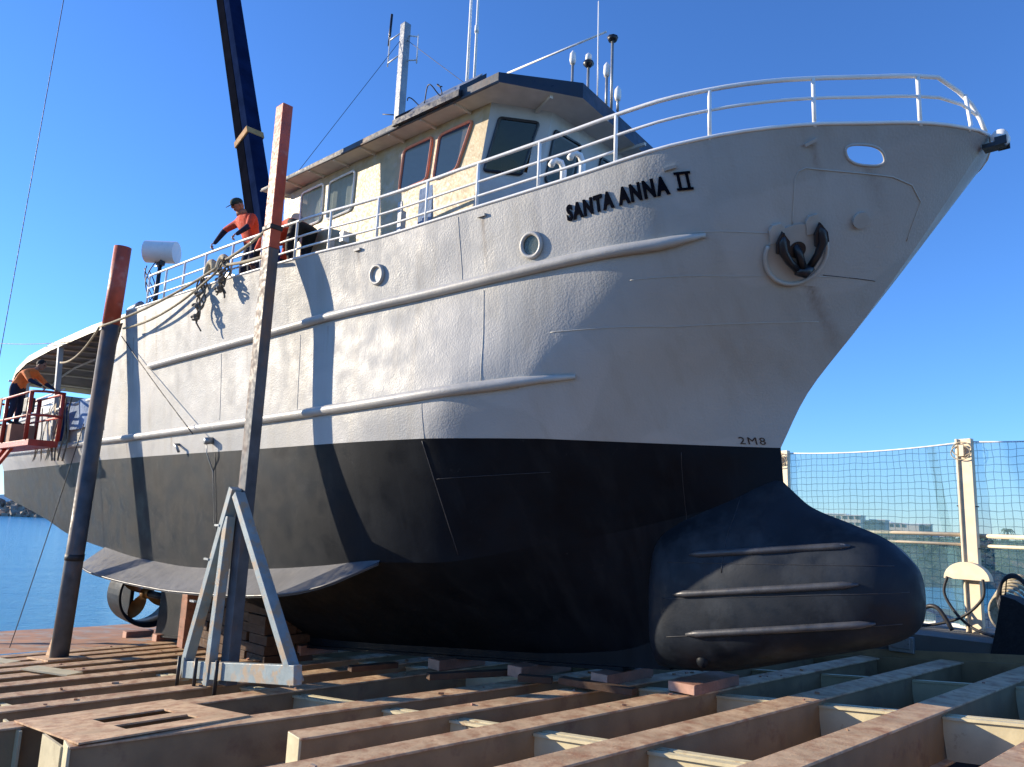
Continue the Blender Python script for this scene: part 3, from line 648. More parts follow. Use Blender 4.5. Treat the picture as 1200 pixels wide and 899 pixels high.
# starboard side: two curtained windows, the door, two orange windows
wallfacet(0, [(tb(8.3), tb(7.62), .60, .93), (tb(7.33), tb(6.6), .58, .91), (tb(5.12), tb(4.48), .56, .88), (tb(4.22), tb(3.72), .54, .86)], M['cream'])
for i in (1, 2, 3): wallfacet(i, [(.20, .78, .48, .82)] if i != 2 else [(.05, .20, .47, .80), (.38, .62, .50, .80), (.74, .93, .50, .80)], M['cabinw'])
wallfacet(4, [], M['cream'])
B1('cabin_wall', M['cream'], boat, lambda b: b.add([(9, 2.5, ZB), (9, -2.5, ZB), (9, -2.5, ZT), (9, 2.5, ZT)], [(0, 1, 2, 3)]))
window(0, tb(8.34), tb(7.58), .59, .94, M['white'], M['glassclr'], .022); window(0, tb(7.37), tb(6.56), .57, .92, M['white'], M['glassclr'], .022)
window(0, tb(5.16), tb(4.44), .55, .89, M['orange'], M['glass'], .024); window(0, tb(4.26), tb(3.50), .53, .87, M['orange'], M['glass'], .024, rake1=-.035)
n1, c1 = window(1, .17, .81, .46, .84, M['black'], M['glassdk'], .025, rake0=-.10, rake1=-.12)
for a, c in ((.035, .215), (.37, .63), (.73, .94)): window(2, a, c, .45, .82, M['black'], M['glassclr'], .025)
window(3, .14, .86, .44, .90, M['black'], M['glassdk'], .03)
B1('curtain', M['curtain'], boat, lambda b: b.grid([[(8.4-.05*k, 2.42+.02*math.sin(k*2.1), z) for k in range(40)] for z in (4.15, 5.05)]))
B1('interior_panel', M['tan'], boat, lambda b: b.box((3.9, .9, 4.25), (.06, 1.4, 1.0)))
B1('interior_floor', M['decktop'], boat, lambda b: b.box((6.1, 0, 3.12), (5.3, 4.9, .04)))
d_ = B1('cabin_door', M['tarp'], boat, lambda b: b.box((4.60, 2.525, 3.60), (.34, .03, 1.05)), bevel=.01)
B1('door_rail', M['cabinw'], boat, lambda b: b.box((5.25, 2.53, 3.55), (.12, .03, .9)), bevel=.01)
B1('wall_box', M['white'], boat, lambda b: b.box((6.75, 2.58, 3.72), (.13, .14, .2)), bevel=.015)
# roof
rf = [(9.35, 2.92), (2.67, 2.92), (2.0, 1.86), (2.45, -1.3), (3.0, -2.6), (9.35, -2.92)]
rz = lambda s_: 4.94+(s_-2.0)*.035
def rp(k, dz): s_, b_ = rf[k]; return Vector((s_, b_, rz(s_)+dz))
inner = [(s_*.94+5.6*.06, b_*.72) for s_, b_ in rf]
b = MB(); lo = [rp(k, 0) for k in range(6)]; hi = [rp(k, {0: .05, 5: .05, 1: .15, 4: .15}.get(k, .24)) for k in range(6)]; crown = [Vector((s_, b_, rz(s_)+.30)) for s_, b_ in inner]
b.add(hi+crown, [(k, (k+1) % 6, (k+1) % 6+6, k+6) for k in range(6)]+[(6, 7, 8, 9, 10, 11)])
b.build('cabin_roof', M['fascia'], boat)
b = MB(); lo2 = lo
b.add(lo2, [(5, 4, 3, 2, 1, 0)]); b.build('soffit', M['soffit'], boat)
b = MB()
for k in (1, 2, 3): b.add([lo[k], lo[k+1], hi[k+1], hi[k]], [(3, 2, 1, 0)])
b.build('fascia', M['fascia'], boat)
B1('eave_edge', M['greypost'], boat, lambda b: (b.add([lo[0], lo[1], hi[1], hi[0]], [(3, 2, 1, 0)]), b.add([lo[4], lo[5], hi[5], hi[4]], [(3, 2, 1, 0)]), b.add([lo[5], lo[0], hi[0], hi[5]], [(3, 2, 1, 0)]), b.tube([lo[0], lo[1]], .02, 6)))
for s_ in np.arange(3.6, 9.2, .8): B1('roof_rib', M['soffit'], boat, lambda b: b.bar((s_, 2.5, rz(s_)-.025), (s_, 2.9, rz(s_)-.012), .04, .05))
for a, c in (((2.3, 2.2), (2.9, 1.95)), ((2.05, 1.2), (2.6, 1.2)), ((2.05, .2), (2.6, .2)), ((2.05, -.9), (2.6, -.9))):
    B1('roof_rib', M['soffit'], boat, lambda b: b.bar((*a, rz(a[0])-.03), (*c, rz(c[0])-.03), .05, .05))
# solar tray on the eave
b = MB(); b.add([(4.95, 2.98, 5.08), (3.42, 2.98, 5.02), (3.42, 2.45, 5.56), (4.95, 2.45, 5.62)], [(0, 1, 2, 3)])
for s_, z in ((4.95, 5.08), (3.42, 5.02)): b.add([(s_, 2.98, z), (s_, 2.98, z+.14), (s_, 2.45, z+.60), (s_, 2.45, z)], [(0, 1, 2, 3)])
b.bar((4.98, 2.98, 5.10), (3.40, 2.98, 5.04), .06, .10); b.build('solar_panel_tray', M['black'], boat)
B1('solar_panel', M['galv'], boat, lambda b: b.prism([(4.9, 2.86, 5.22), (3.48, 2.86, 5.16), (3.48, 2.48, 5.60), (4.9, 2.48, 5.66)], (0, 0, .03)))
B1('coiled_wire', M['cable'], boat, lambda b: b.tube([(4.9-.9*t+.12*math.sin(t*9), 2.7+.1*math.cos(t*13), 5.5+.08*math.sin(t*17)+.06) for t in np.linspace(0, 1, 40)], .010, 5))
# mast and antennas
mx_, my_ = 7.95, .7
b = MB(); b.bar((mx_, my_, 5.2), (mx_, my_, 9.44), .17, .17, up=(1, 0, 0)); b.build('mast', M['galv'], boat, bevel=.015)
B1('mast_antenna', M['white'], boat, lambda b: [b.tube(q, .016, 6) for q in ([(mx_, my_+.05, 9.25), (mx_+.32, my_+.15, 9.12)], [(mx_, my_+.05, 8.72), (mx_+.35, my_+.15, 8.58)], [(mx_+.33, my_+.15, 9.2), (mx_+.35, my_+.15, 8.5)], [(mx_, my_-.05, 9.2), (mx_-.33, my_-.1, 9.05)], [(mx_, my_-.05, 8.6), (mx_-.33, my_-.1, 8.5)], [(mx_-.34, my_-.1, 9.1), (mx_-.34, my_-.1, 8.42)])])
B1('whip_aerial', M['black'], boat, lambda b: b.tube([(mx_+.36, my_+.15, 9.0), (mx_+.33, my_+.15, 9.75)], .028, 8))
B1('mast_lamp', M['white'], boat, lambda b: b.box((mx_-.15, my_+.1, 6.05), (.22, .12, .10)), bevel=.01)
B1('mast_spur', M['cable'], boat, lambda b: (b.tube([(mx_, my_, 7.3), (mx_+.4, my_+.15, 7.4)], .012, 5), b.tube([(mx_-.45, my_, 5.6), (mx_-.45, my_, 7.2)], .010, 5), b.ball((mx_-.45, my_, 7.22), .04)))
for a, c in (((mx_, my_, 9.2), (9.3, 2.5, 5.3)), ((mx_, my_, 9.1), (4.6, .3, 6.0))):
    B1('stay_wire', M['cable'], boat, lambda b: b.tube([Vector(a).lerp(Vector(c), t) for t in (0, .5, 1)], .006, 5))
B1('whip_aerial', M['white'], boat, lambda b: b.tube([(5.5, 1.0, 5.2), (5.52, 1.0, 11.5)], [.035, .02], 8))
B1('whip_aerial', M['white'], boat, lambda b: (b.tube([(5.3, 1.0, 5.2), (5.32, 1.0, 11.5)], [.03, .018], 8), b.tube([(5.31, 1.0, 7.9), (5.31, 1.0, 8.05)], .04, 8)))
b = MB(); b.tube([(4.64, .8, 6.90), (2.41, .8, 6.74)], .018, 6); b.tube([(4.6, .8, 5.2), (4.64, .8, 6.9)], .02, 6); b.build('slanting_aerial', M['white'], boat)
def ant(s_, b_, z, head):
    B1('antenna', M['galv'], boat, lambda b: b.tube([(s_, b_, 5.15), (s_, b_, z)], .022, 8))
    if head == 'dome': B1('antenna_dome', M['white'], boat, lambda b: b.tube([(s_, b_, z-.12), (s_, b_, z-.05), (s_, b_, z+.06), (s_, b_, z+.12)], [.04, .055, .05, .01], 12))
    if head == 'cup': B1('antenna_dome', M['black'], boat, lambda b: b.tube([(s_, b_, z-.12), (s_, b_, z-.06), (s_, b_, z-.02)], [.03, .09, .08], 12)); B1('antenna_dome', M['white'], boat, lambda b: b.tube([(s_, b_, z-.02), (s_, b_, z+.1), (s_, b_, z+.13)], [.055, .05, .02], 12))
    if head == 'plate': B1('antenna_dome', M['black'], boat, lambda b: b.tube([(s_, b_, z-.01), (s_, b_, z+.05)], [.07, .09], 8))
ant(2.95, .98, 6.42, 'dome'); ant(2.62, .98, 6.22, 'cup'); ant(2.25, .98, 5.92, 'dome'); ant(2.05, .95, 5.45, 'dome'); ant(2.15, .98, 6.38, 'plate')
B1('whip_aerial', M['white'], boat, lambda b: b.tube([(2.42, .98, 5.3), (2.44, .98, 7.2)], .012, 6))
B1('roof_lamp', M['galv'], boat, lambda b: (b.ball((8.9, 2.6, 5.36), (.09, .06, .06)), b.ball((7.7, 2.6, 5.32), (.08, .06, .05)), b.tube([(8.9, 2.6, 5.2), (8.9, 2.6, 5.34)], .02, 6), b.tube([(7.7, 2.6, 5.2), (7.7, 2.6, 5.3)], .02, 6)))
# searchlight drum on its pole at the break of the deck
c = Vector((14.95, 2.6, 5.23)); ax = Vector((-.71, -.70, 0)).normalized()
b = MB(); b.tube([c-ax*.38, c+ax*.38], .28, 36, smooth=False); b.build('life_raft_drum', M['white'], boat)
B1('drum_pole', M['black'], boat, lambda b: (b.tube([(14.95, 2.6, 3.5), (14.95, 2.6, 4.95)], .05, 8), b.box((14.95, 2.6, 4.95), (.3, .12, .18)), b.tube([(14.7, 2.75, 3.5), (14.75, 2.7, 4.9)], .02, 6)))
B1('drum_cables', M['cable'], boat, lambda b: [b.tube([Vector((15.0+.1*k, 2.7, 4.95-.05*k))+Vector((.25*math.sin(t*3.1+k), .1*math.sin(t*5+k), -1.3*t)) for t in np.linspace(0, 1, 16)], .014, 5) for k in range(4)])
B1('deck_strut', M['galv'], boat, lambda b: (b.bar((13.4, 1.8, 4.6), (10.6, 1.8, 3.6), .10, .16), b.bar((13.9, 1.8, 4.9), (10.6, 1.8, 4.7), .04, .04)))
# aft canopy, bulwark rail and gear
b = MB(); cs = [(15.0, 3.62, 3.0), (18, 3.66, 3.05), (21.6, 3.64, 3.0), (24.2, 3.55, 2.95), (25.8, 3.35, 2.85), (26.8, 3.08, 2.7)]
b.grid([[Vector((s_, t*w, z+.12*(1-t*t))) for t in np.linspace(1, -1, 9)] for s_, z, w in cs]); b.build('canopy_roof', M['canopy'], boat)
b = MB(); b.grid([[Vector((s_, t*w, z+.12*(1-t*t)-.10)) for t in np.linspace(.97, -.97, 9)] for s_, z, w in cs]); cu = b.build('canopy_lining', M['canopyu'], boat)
b = MB(); b.grid([[Vector((s_, w, z+.02)) for s_, z, w in cs], [Vector((s_, w+.01, z-.20)) for s_, z, w in cs]], flip=True); b.grid([[Vector((26.8, t*2.7, 3.1)) for t in (1, -1)], [Vector((26.8, t*2.7, 2.92)) for t in (1, -1)]]); b.build('canopy_valance', M['canopy'], boat)
for s_ in np.arange(15.6, 26.6, 1.0):
    zz = float(np.interp(s_, [c_[0] for c_ in cs], [c_[1] for c_ in cs]))
    B1('canopy_batten', M['soffit'], boat, lambda b: b.tube([(s_, t*2.85, zz+.12*(1-t*t)-.13) for t in np.linspace(1, -1, 7)], .035, 6))
for b_ in (1.5, 0, -1.5): B1('canopy_batten', M['soffit'], boat, lambda b: b.tube([(s_, b_, z+.12*(1-(b_/w)**2)-.18) for s_, z, w in cs], .04, 6))
for s_, b_ in ((20.85, 2.95), (20.85, -2.8), (26.2, 2.4), (26.2, -2.4), (16.0, -2.8)): B1('canopy_post', M['cabinw'], boat, lambda b: b.bar((s_, b_*.95, .7), (s_, b_, 3.45), .14, .14, up=(1, 0, 0)), bevel=.01)
B1('bulwark_cap', M['cabinw'], boat, lambda b: b.tube([RM.at(s_)+Vector((0, 0, .03)) for s_ in np.linspace(16.9, 30, 30)], .05, 8))
b = MB(); b.grid([[RM.at(s_)+Vector((0, .05+.03*math.sin(s_*9), .12-k*.27)) for s_ in np.linspace(19.0, 20.2, 12)] for k in range(5)], flip=True); b.build('hanging_tarp', M['navytarp'], boat)
b = MB(); b.grid([[RM.at(s_)+Vector((0, .04+.04*math.sin(s_*5+k), .08-k*.26)) for s_ in np.linspace(17.2, 18.9, 16)] for k in range(4)], flip=True); b.build('hanging_tarp', M['tarp'], boat)  # blue-grey sheet paints the hull side in shade; no tarp hangs here
B1('aft_locker', M['cabinw'], boat, lambda b: b.box((24.2, 1.6, 1.5), (2.4, 1.4, 1.6)), bevel=.04)
B1('aft_deck_rail', M['white'], boat, lambda b: [b.tube([RM.at(s_)+Vector((0, -.05, h)) for s_ in np.linspace(20.4, 29, 14)], .025, 6) for h in (.35, .62)])
B1('overflow_slot', M['black'], boat, lambda b: (lambda q: b.box(q[0]+q[1]*.01, (.34, .03, .16)))(surf(16.3, .82)))
B1('roof_light', M['galv'], boat, lambda b: (b.tube([(15.9, 2.7, 3.7), (15.9, 2.7, 3.95)], .03, 6), b.tube([(15.6, 2.7, 3.95), (16.3, 2.7, 3.9)], .09, 8)))

# ------------------------------------------------------------------ slipway cradle
cr = thing('slipway_cradle', 'rusty cream steel cradle of long cross beams sloping down to the water', 'cradle', (0, 0, -3.6))
def beam(s0, k, b0, b1_):
    # transverse box beam with top plate and bottom flange
    ang = math.atan(k); b = MB()
    a = Vector((s0+k*b0, b0, 0)); c = Vector((s0+k*b1_, b1_, 0))
    for p in (a, c): p.z = zpl(p.x)
    tz = Vector((0, 0, 1))
    b.bar(a-tz*.012, c-tz*.012, .34, .024); m1 = len(b.f)
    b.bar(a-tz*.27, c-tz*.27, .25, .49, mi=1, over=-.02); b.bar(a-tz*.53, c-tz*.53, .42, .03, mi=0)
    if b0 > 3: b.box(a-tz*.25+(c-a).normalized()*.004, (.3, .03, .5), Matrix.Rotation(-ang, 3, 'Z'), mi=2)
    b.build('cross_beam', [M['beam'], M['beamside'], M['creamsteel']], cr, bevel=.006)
BE = [(-5.88, .06, 7.24, -4.64), (-4.46, .06, 7.24, -4.64), (-3.06, .06, 7.24, -4.64), (-1.64, .06, 7.24, -4.64), (-.27, .09, 7.42, -4.64), (1.11, .11, 7.79, -4.64), (2.35, .14, 5.07, -4.64), (3.55, .17, 6.74, -4.64)]
BE += [(5.99, .08, 7.61, -4.64), (7.65, .06, 7.61, -4.64), (9.15, .07, 7.61, -4.64), (10.9, .05, 7.61, -4.64), (12.38, .04, 7.61, -4.64), (13.75, .03, 7.61, -4.64), (15.04, .02, 7.61, -4.64), (16.34, 0, 7.61, -4.64), (17.62, 0, 7.61, -4.64)]
for q in BE: beam(*q)
def girder(bb, s_a, s_b, pair=True):
    xs = sorted([q[0]+q[1]*bb for q in BE]+[])
    for x0, x1 in zip(xs, xs[1:]):
        if x0 < s_a or x1 > s_b: continue
        a = Vector((x0+.13, bb, zpl(x0+.13))); c = Vector((x1-.13, bb, zpl(x1-.13))); dz = Vector((0, 0, 1))
        b = MB(); b.bar(a-dz*.33, c-dz*.33, .02, .42)
        for db in ((-.14, .0) if pair else (-.02,)): b.bar(a-dz*.10+Vector((0, db, 0)), c-dz*.10+Vector((0, db, 0)), .085, .03)
        b.build('girder_plate', M['creamsteel'], cr)
girder(3.2, -6, 19); girder(-.05, -6, 19); girder(-2.75, -6, 12, False); girder(6.3, 6.5, 19)
# edge plate on the far side, end plates
B1('edge_girder', M['beamside'], cr, lambda b: b.bar((-6.2, -4.70, zpl(-6.2)-.26), (18, -4.70, zpl(18)-.26), .06, .5))
# plated landing with two slots on the near left
b = MB(); zz = lambda s_: zpl(s_)+.006
def quad(s0, s1_, b0, b1_): b.prism([(s0, b0, zz(s0)), (s1_, b0, zz(s1_)), (s1_, b1_, zz(s1_)), (s0, b1_, zz(s0))], (0, 0, .02))
S0, S1 = 4.46, 6.67
for seg in ((S0, 4.84, 4.82, 6.71), (5.20, 5.48, 4.82, 6.71), (5.87, S1, 4.82, 6.71)): quad(*seg)
for s_a, s_b in ((4.84, 5.20), (5.48, 5.87)): quad(s_a, s_b, 4.82, 5.25); quad(s_a, s_b, 6.1, 6.71)
b.build('slotted_plate', M['beam'], cr)
for s_, w_ in ((5.15, .62), (6.62, .7)): B1('end_plate', M['creamsteel'], cr, lambda b: b.box((s_, 6.735, zpl(s_)-.28), (w_, .03, .52)))
# rusty deck plates at the low end
B1('end_deck_plate', M['rustplate'], cr, lambda b: b.grid([[Vector((s_, b_, zpl(s_)+.02+.02*math.sin(s_*3+b_))) for b_ in np.linspace(-4.6, 7.5, 14)] for s_ in np.linspace(17.85, 29.5, 12)]))
for s_a in (12.4, 16.3): B1('loose_plate', M['creamsteel'], cr, lambda b: b.box((s_a, 4.6, zpl(s_a)+.03), (1.2, .35, .03), Matrix.Rotation(.4, 3, 'Z')))
# keel blocks
def kblock(s_, b0, b1_, h, label, wdt=.30):
    b = MB(); z = zpl(s_)
    b.box((s_, (b0+b1_)/2, z+h/2+.01), (wdt, b1_-b0, h)); b.box((s_, b1_+.004, z+h/2+.01), (wdt-.01, .012, h-.01), mi=1); b.box((s_-.16, 0, 0), (.001, .001, .001)) if 0 else None
    return shipmesh(b, 'keel_block', [M['timber'], M['timberend']], label, 'timber block', 'timber keel blocks under the boat', bevel=.012)
kblock(1.12, -.55, .62, .13, 'sunlit pink timber block beneath the bulbous bow', .40)
kblock(2.5, -.6, .55, .15, 'shaded keel block next behind the sunlit pink one at the bow')
kblock(4.1, -.6, .6, .17, 'shaded keel block midway between the bow bulb and the blue steel frame')
kblock(6.0, -.5, .6, .17, 'shaded keel block right of the blue steel frame')
kblock(10.75, -.6, .35, .20, 'keel block with pink end seen just right of the right leg of the blue frame')
kblock(11.7, -.6, .80, .20, 'keel block with pink end seen between the legs of the blue steel frame')
kblock(18.2, -.6, .3, .2, 'keel block with pale end under the propeller, nearer of the two')
kblock(20.6, -.6, .2, .2, 'keel block with pale end under the propeller nozzle, farther of the two')
b = MB(); rd = random.Random(5)
for k in range(150):
    q = rd.choice(BE); bb = rd.uniform(-2.5, 6.5) if rd.random() < .4 else rd.uniform(-1.6, 2.0); x = q[0]+q[1]*bb+rd.uniform(-.13, .13)
    if bb > q[2]-.2: continue
    sz = rd.uniform(.010, .032); b.box((x, bb, zpl(x)+sz*.4), (sz*rd.uniform(1, 3.5), sz*rd.uniform(.8, 2), sz*.8), Matrix.Rotation(rd.uniform(0, 3), 3, 'Z') @ Matrix.Rotation(rd.uniform(-.4, .4), 3, 'X'), mi=rd.choice((0, 0, 1, 1)))
shipmesh(b, 'debris', [M['timber'], M['rustplate'], M['galv']], None, None, kind='stuff')
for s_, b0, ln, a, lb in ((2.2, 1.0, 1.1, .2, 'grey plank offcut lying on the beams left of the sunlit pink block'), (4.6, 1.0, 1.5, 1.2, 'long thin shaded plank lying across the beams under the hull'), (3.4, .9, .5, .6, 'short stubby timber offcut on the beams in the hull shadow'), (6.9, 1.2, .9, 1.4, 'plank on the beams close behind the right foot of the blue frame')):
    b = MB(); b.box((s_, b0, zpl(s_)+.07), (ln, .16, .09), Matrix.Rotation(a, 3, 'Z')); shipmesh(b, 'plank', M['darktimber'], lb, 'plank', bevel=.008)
# cribbing stack
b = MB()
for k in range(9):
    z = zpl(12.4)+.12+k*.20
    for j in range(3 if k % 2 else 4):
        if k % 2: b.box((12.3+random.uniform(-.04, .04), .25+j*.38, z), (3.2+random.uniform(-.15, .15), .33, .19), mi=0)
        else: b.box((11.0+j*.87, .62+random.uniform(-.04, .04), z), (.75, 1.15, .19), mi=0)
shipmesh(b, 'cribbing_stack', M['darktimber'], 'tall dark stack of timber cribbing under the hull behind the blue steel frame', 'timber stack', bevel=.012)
B1x = MB()
for k in range(8): B1x.box((15.25, .55, zpl(15.2)+.13+k*.235), (.32, .7, .24), Matrix.Rotation(random.uniform(-.03, .03), 3, 'Z'))
shipmesh(B1x, 'cribbing_stack', M['timber'], 'narrow orange timber stack under the hull left of the blue frame', 'timber stack', bevel=.012)  # sunlit face of the cribbing, made as a separate orange stack

# ------------------------------------------------------------------ guide posts and the braced frame
gp = thing('guide_post', 'tall rectangular guide post with faded red top and grey body rising from the blue frame', 'post', (7.4, 3.56, zpl(7.4)))
def post_mb(s_, b_, z0, z1, w, d): 
    b = MB(); b.bar((s_, b_, z0), (s_, b_, z1), w, d, up=(1, 0, 0)); return b
zsw = 3.35
post_mb(7.42, 3.60, zpl(7.4)+.02, zsw, .19, .25).build('post_body', M['greypost'], gp, bevel=.012)
post_mb(7.42, 3.60, zsw, 6.02, .195, .255).build('post_top', M['redpost'], gp, bevel=.012)
B1('clamp', M['rubber'], gp, lambda b: b.box((7.42, 3.60, 3.72), (.30, .24, .09)), bevel=.02)
f_ = thing('braced_frame', 'pale blue steel A-shaped frame bracing the middle guide post', 'steel frame', (7.3, 3.8, zpl(7.4)))
def bz(s_): return zpl(s_)+.03
for a, c in (((8.62, 3.78, -3.88), (7.42, 3.80, -.75)), ((5.16, 3.78, -3.38), (7.30, 3.80, -.85))):
    b = MB(); b.bar(a, c, .13, .17, up=(0, 1, 0)); b.build('leg', M['bluegrey'], f_, bevel=.008)
B1('centre_column', M['bluegrey'], f_, lambda b: b.bar((7.62, 3.82, -3.80), (7.52, 3.80, -1.2), .14, .14, up=(1, 0, 0)), bevel=.008)
B1('foot_bar', M['bluegrey'], f_, lambda b: b.bar((8.5, 3.80, -3.70), (5.12, 3.80, -3.26), .13, .26), bevel=.008)
for s_ in (8.5, 7.9, 7.2): B1('bolt', M['rubber'], f_, lambda b: b.tube([(s_, 3.92, zpl(s_)-.1), (s_, 3.92, zpl(s_)+.42)], .03, 8))
for a, z in ((8.35, -2.6), (8.0, -1.9), (7.75, -1.35)): B1('step_lug', M['galv'], f_, lambda b: b.box((a, 3.87, z), (.16, .05, .03)))
lp = thing('guide_post', 'leaning round steel guide post with red top near the water at the left', 'post', (15.1, 3.5, zpl(15.1)))
q0 = Vector((15.45, 3.55, zpl(15.45)+.02)); q1 = Vector((14.85, 3.55, 5.06)); lerp = lambda t: q0.lerp(q1, t)
B1('post_body', M['greypost'], lp, lambda b: b.tube([lerp(0), lerp(.45), lerp(.45), lerp(.80)], [.195, .195, .19, .19], 20))
B1('post_top', M['redpost'], lp, lambda b: b.tube([lerp(.80), lerp(1)], .193, 20))
B1('collar', M['rubber'], lp, lambda b: b.tube([lerp(.225), lerp(.24)], .205, 20))
B1('gusset', M['beam'], lp, lambda b: b.prism([(15.60, 3.55, zpl(15.6)+.04), (16.25, 3.55, zpl(16.25)+.04), (15.58, 3.55, zpl(15.5)+.95)], (0, .04, 0)))
B1('base_plate', M['beam'], lp, lambda b: b.box((15.6, 3.55, zpl(15.6)+.015), (1.5, .8, .04), Matrix.Rotation(.095, 3, 'Y')))

# ------------------------------------------------------------------ people
def person(name, label, at, joints, edges, mats, head, headm, sc=(1.1, 1.1, 1.06), rz=0):
    """joints: {name: ((x,y,z), radius)} local metres; edges: [(a,b,mat index)]"""
    root = thing(name, label, 'person', at, True)
    ORI[root.name] = Vector((0, 0, 0)); root.rotation_euler = (0, 0, ROTZ+rz); root.scale = sc
    ks = list(joints); me = bpy.data.meshes.new('body'); me.from_pydata([joints[k][0] for k in ks], [(ks.index(a), ks.index(c)) for a, c, _ in edges], [])
    o = bpy.data.objects.new('body', me); COL.objects.link(o); o.modifiers.new('skin', 'SKIN'); sub = o.modifiers.new('sub', 'SUBSURF'); sub.levels = 2; sub.render_levels = 2
    sv = me.skin_vertices[0].data
    for i, k in enumerate(ks):
        r_ = joints[k][1]; sv[i].radius = r_ if isinstance(r_, tuple) else (r_, r_); sv[i].use_root = (k == 'pelvis')
    bpy.context.view_layer.update()
    m2 = bpy.data.meshes.new_from_object(o.evaluated_get(bpy.context.evaluated_depsgraph_get())); bpy.data.objects.remove(o)
    vs = [v_.co.copy() for v_ in m2.vertices]; fs = [tuple(p.vertices) for p in m2.polygons]
    b = MB(); segs = [(Vector(joints[a][0]), Vector(joints[c][0]), mi) for a, c, mi in edges]
    def dist(p, a, c): ab = c-a; t = max(0, min(1, (p-a).dot(ab)/max(1e-9, ab.dot(ab)))); return (p-a-ab*t).length
    for f in fs:
        ce = sum((vs[i] for i in f), Vector())/len(f); mi = min(segs, key=lambda s_: dist(ce, s_[0], s_[1]))[2]
        b.f.append(f); b.mi.append(mi); b.sm.append(True)
    b.v = [tuple(v_) for v_ in vs]
    # head with nose, ears, eyes; hands with fingers
    hc, fwd, upv = head; hc = Vector(hc); fwd = Vector(fwd).normalized(); upv = (Vector(upv)-fwd*Vector(upv).dot(fwd)).normalized(); sdv = upv.cross(fwd)
    m3 = Matrix((sdv, fwd, upv)).transposed()
    b.ball(hc, (.078, .098, .118), m3, 8, mi=0); b.ball(hc+fwd*.055-upv*.055, (.052, .05, .055), m3, 6, mi=0)
    b.ball(hc+fwd*.105-upv*.015, (.014, .022, .024), m3, 5, mi=0)
    for sg in (-1, 1): b.ball(hc+sdv*sg*.08-upv*.01, (.012, .02, .032), m3, 5, mi=0); b.ball(hc+sdv*sg*.032+fwd*.088+upv*.012, .012, None, 5, mi=3)
    b.ball(hc+fwd*.096-upv*.062, (.024, .01, .007), m3, 5, mi=2)
    for hk, el in (('handL', 'elbL'), ('handR', 'elbR')):
        if hk not in joints: continue
        h = Vector(joints[hk][0]); d = (h-Vector(joints[el][0])).normalized(); sp = d.cross(Vector((0, 0, 1)));
        sp = sp.normalized() if sp.length > .1 else Vector((1, 0, 0)); dn = d.cross(sp).normalized(); dn = dn if dn.z < 0 else -dn
        for q in range(4):
            ln = (.07, .08, .076, .06)[q]; base = h+sp*(q-1.5)*.021+d*.03
            b.tube([base, base+d*ln*.55, base+d*ln*.75+dn*ln*.45, base+d*ln*.6+dn*ln*.85], [.011, .010, .009, .006], 6, mi=0)
        base = h-sp*.04; b.tube([base, base-sp*.03+d*.03, base-sp*.03+d*.05+dn*.025], [.013, .011, .008], 6, mi=0)
    b.build('body', mats, root)
    hb_ = MB(); 
    if headm == 'cap':
        hb_.ball(hc+upv*.045-fwd*.006, (.088, .108, .085), m3, 8); hb_.prism([hc+fwd*.08+sdv*.07+upv*.03, hc+fwd*.19+sdv*.04+upv*.012, hc+fwd*.19-sdv*.04+upv*.012, hc+fwd*.08-sdv*.07+upv*.03], upv*.012); hb_.build('cap', M['cap'], root)
    else:
        hb_.ball(hc+upv*.03-fwd*.022, (.088, .100, .105), m3, 8); hb_.build('hair', M['hair'], root)
    return root
E_ = [('pelvis', 'spine', 1), ('spine', 'chest', 1), ('chest', 'neck', 1), ('neck', 'head', 0), ('chest', 'shL', 1), ('chest', 'shR', 1), ('shL', 'elbL', 1), ('shR', 'elbR', 1), ('elbL', 'handL', 2), ('elbR', 'handR', 2),
      ('pelvis', 'hipL', 2), ('pelvis', 'hipR', 2), ('hipL', 'kneeL', 2), ('hipR', 'kneeR', 2), ('kneeL', 'ankL', 2), ('kneeR', 'ankR', 2), ('ankL', 'toeL', 3), ('ankR', 'toeR', 3)]
# local axes: x = aft, y = to starboard (towards the camera side), z up. worker looks over the rail at the ropes
JA = dict(pelvis=((0, -.05, .93), .14), spine=((-.02, .04, 1.10), (.15, .12)), chest=((-.03, .16, 1.30), (.18, .13)), neck=((-.03, .24, 1.45), .06), head=((-.03, .29, 1.53), .06),
          shL=((-.22, .17, 1.37), .075), shR=((.18, .18, 1.37), .075), elbL=((-.33, .26, 1.12), .055), elbR=((.42, .28, 1.25), .055), handL=((-.25, .42, .92), .032), handR=((.52, .40, .95), .032),
          hipL=((-.10, -.03, .88), .11), hipR=((.10, -.03, .88), .11), kneeL=((-.13, .06, .50), .075), kneeR=((.16, .04, .50), .075), ankL=((-.13, 0, .08), .05), ankR=((.18, 0, .08), .05), toeL=((-.14, .17, .04), .04), toeR=((.20, .17, .04), .04))
person('person', 'worker in red-orange shirt and dark cap leaning over the deck rail above the hanging ropes', (9.72, 2.80, 3.17), JA, E_, [M['skin'], M['shirt_red'], M['navycloth'], M['rubber']], ((-.02, .33, 1.60), (.1, 1, -.75), (0, .6, 1)), 'cap', sc=(1.28, 1.25, 1.08))
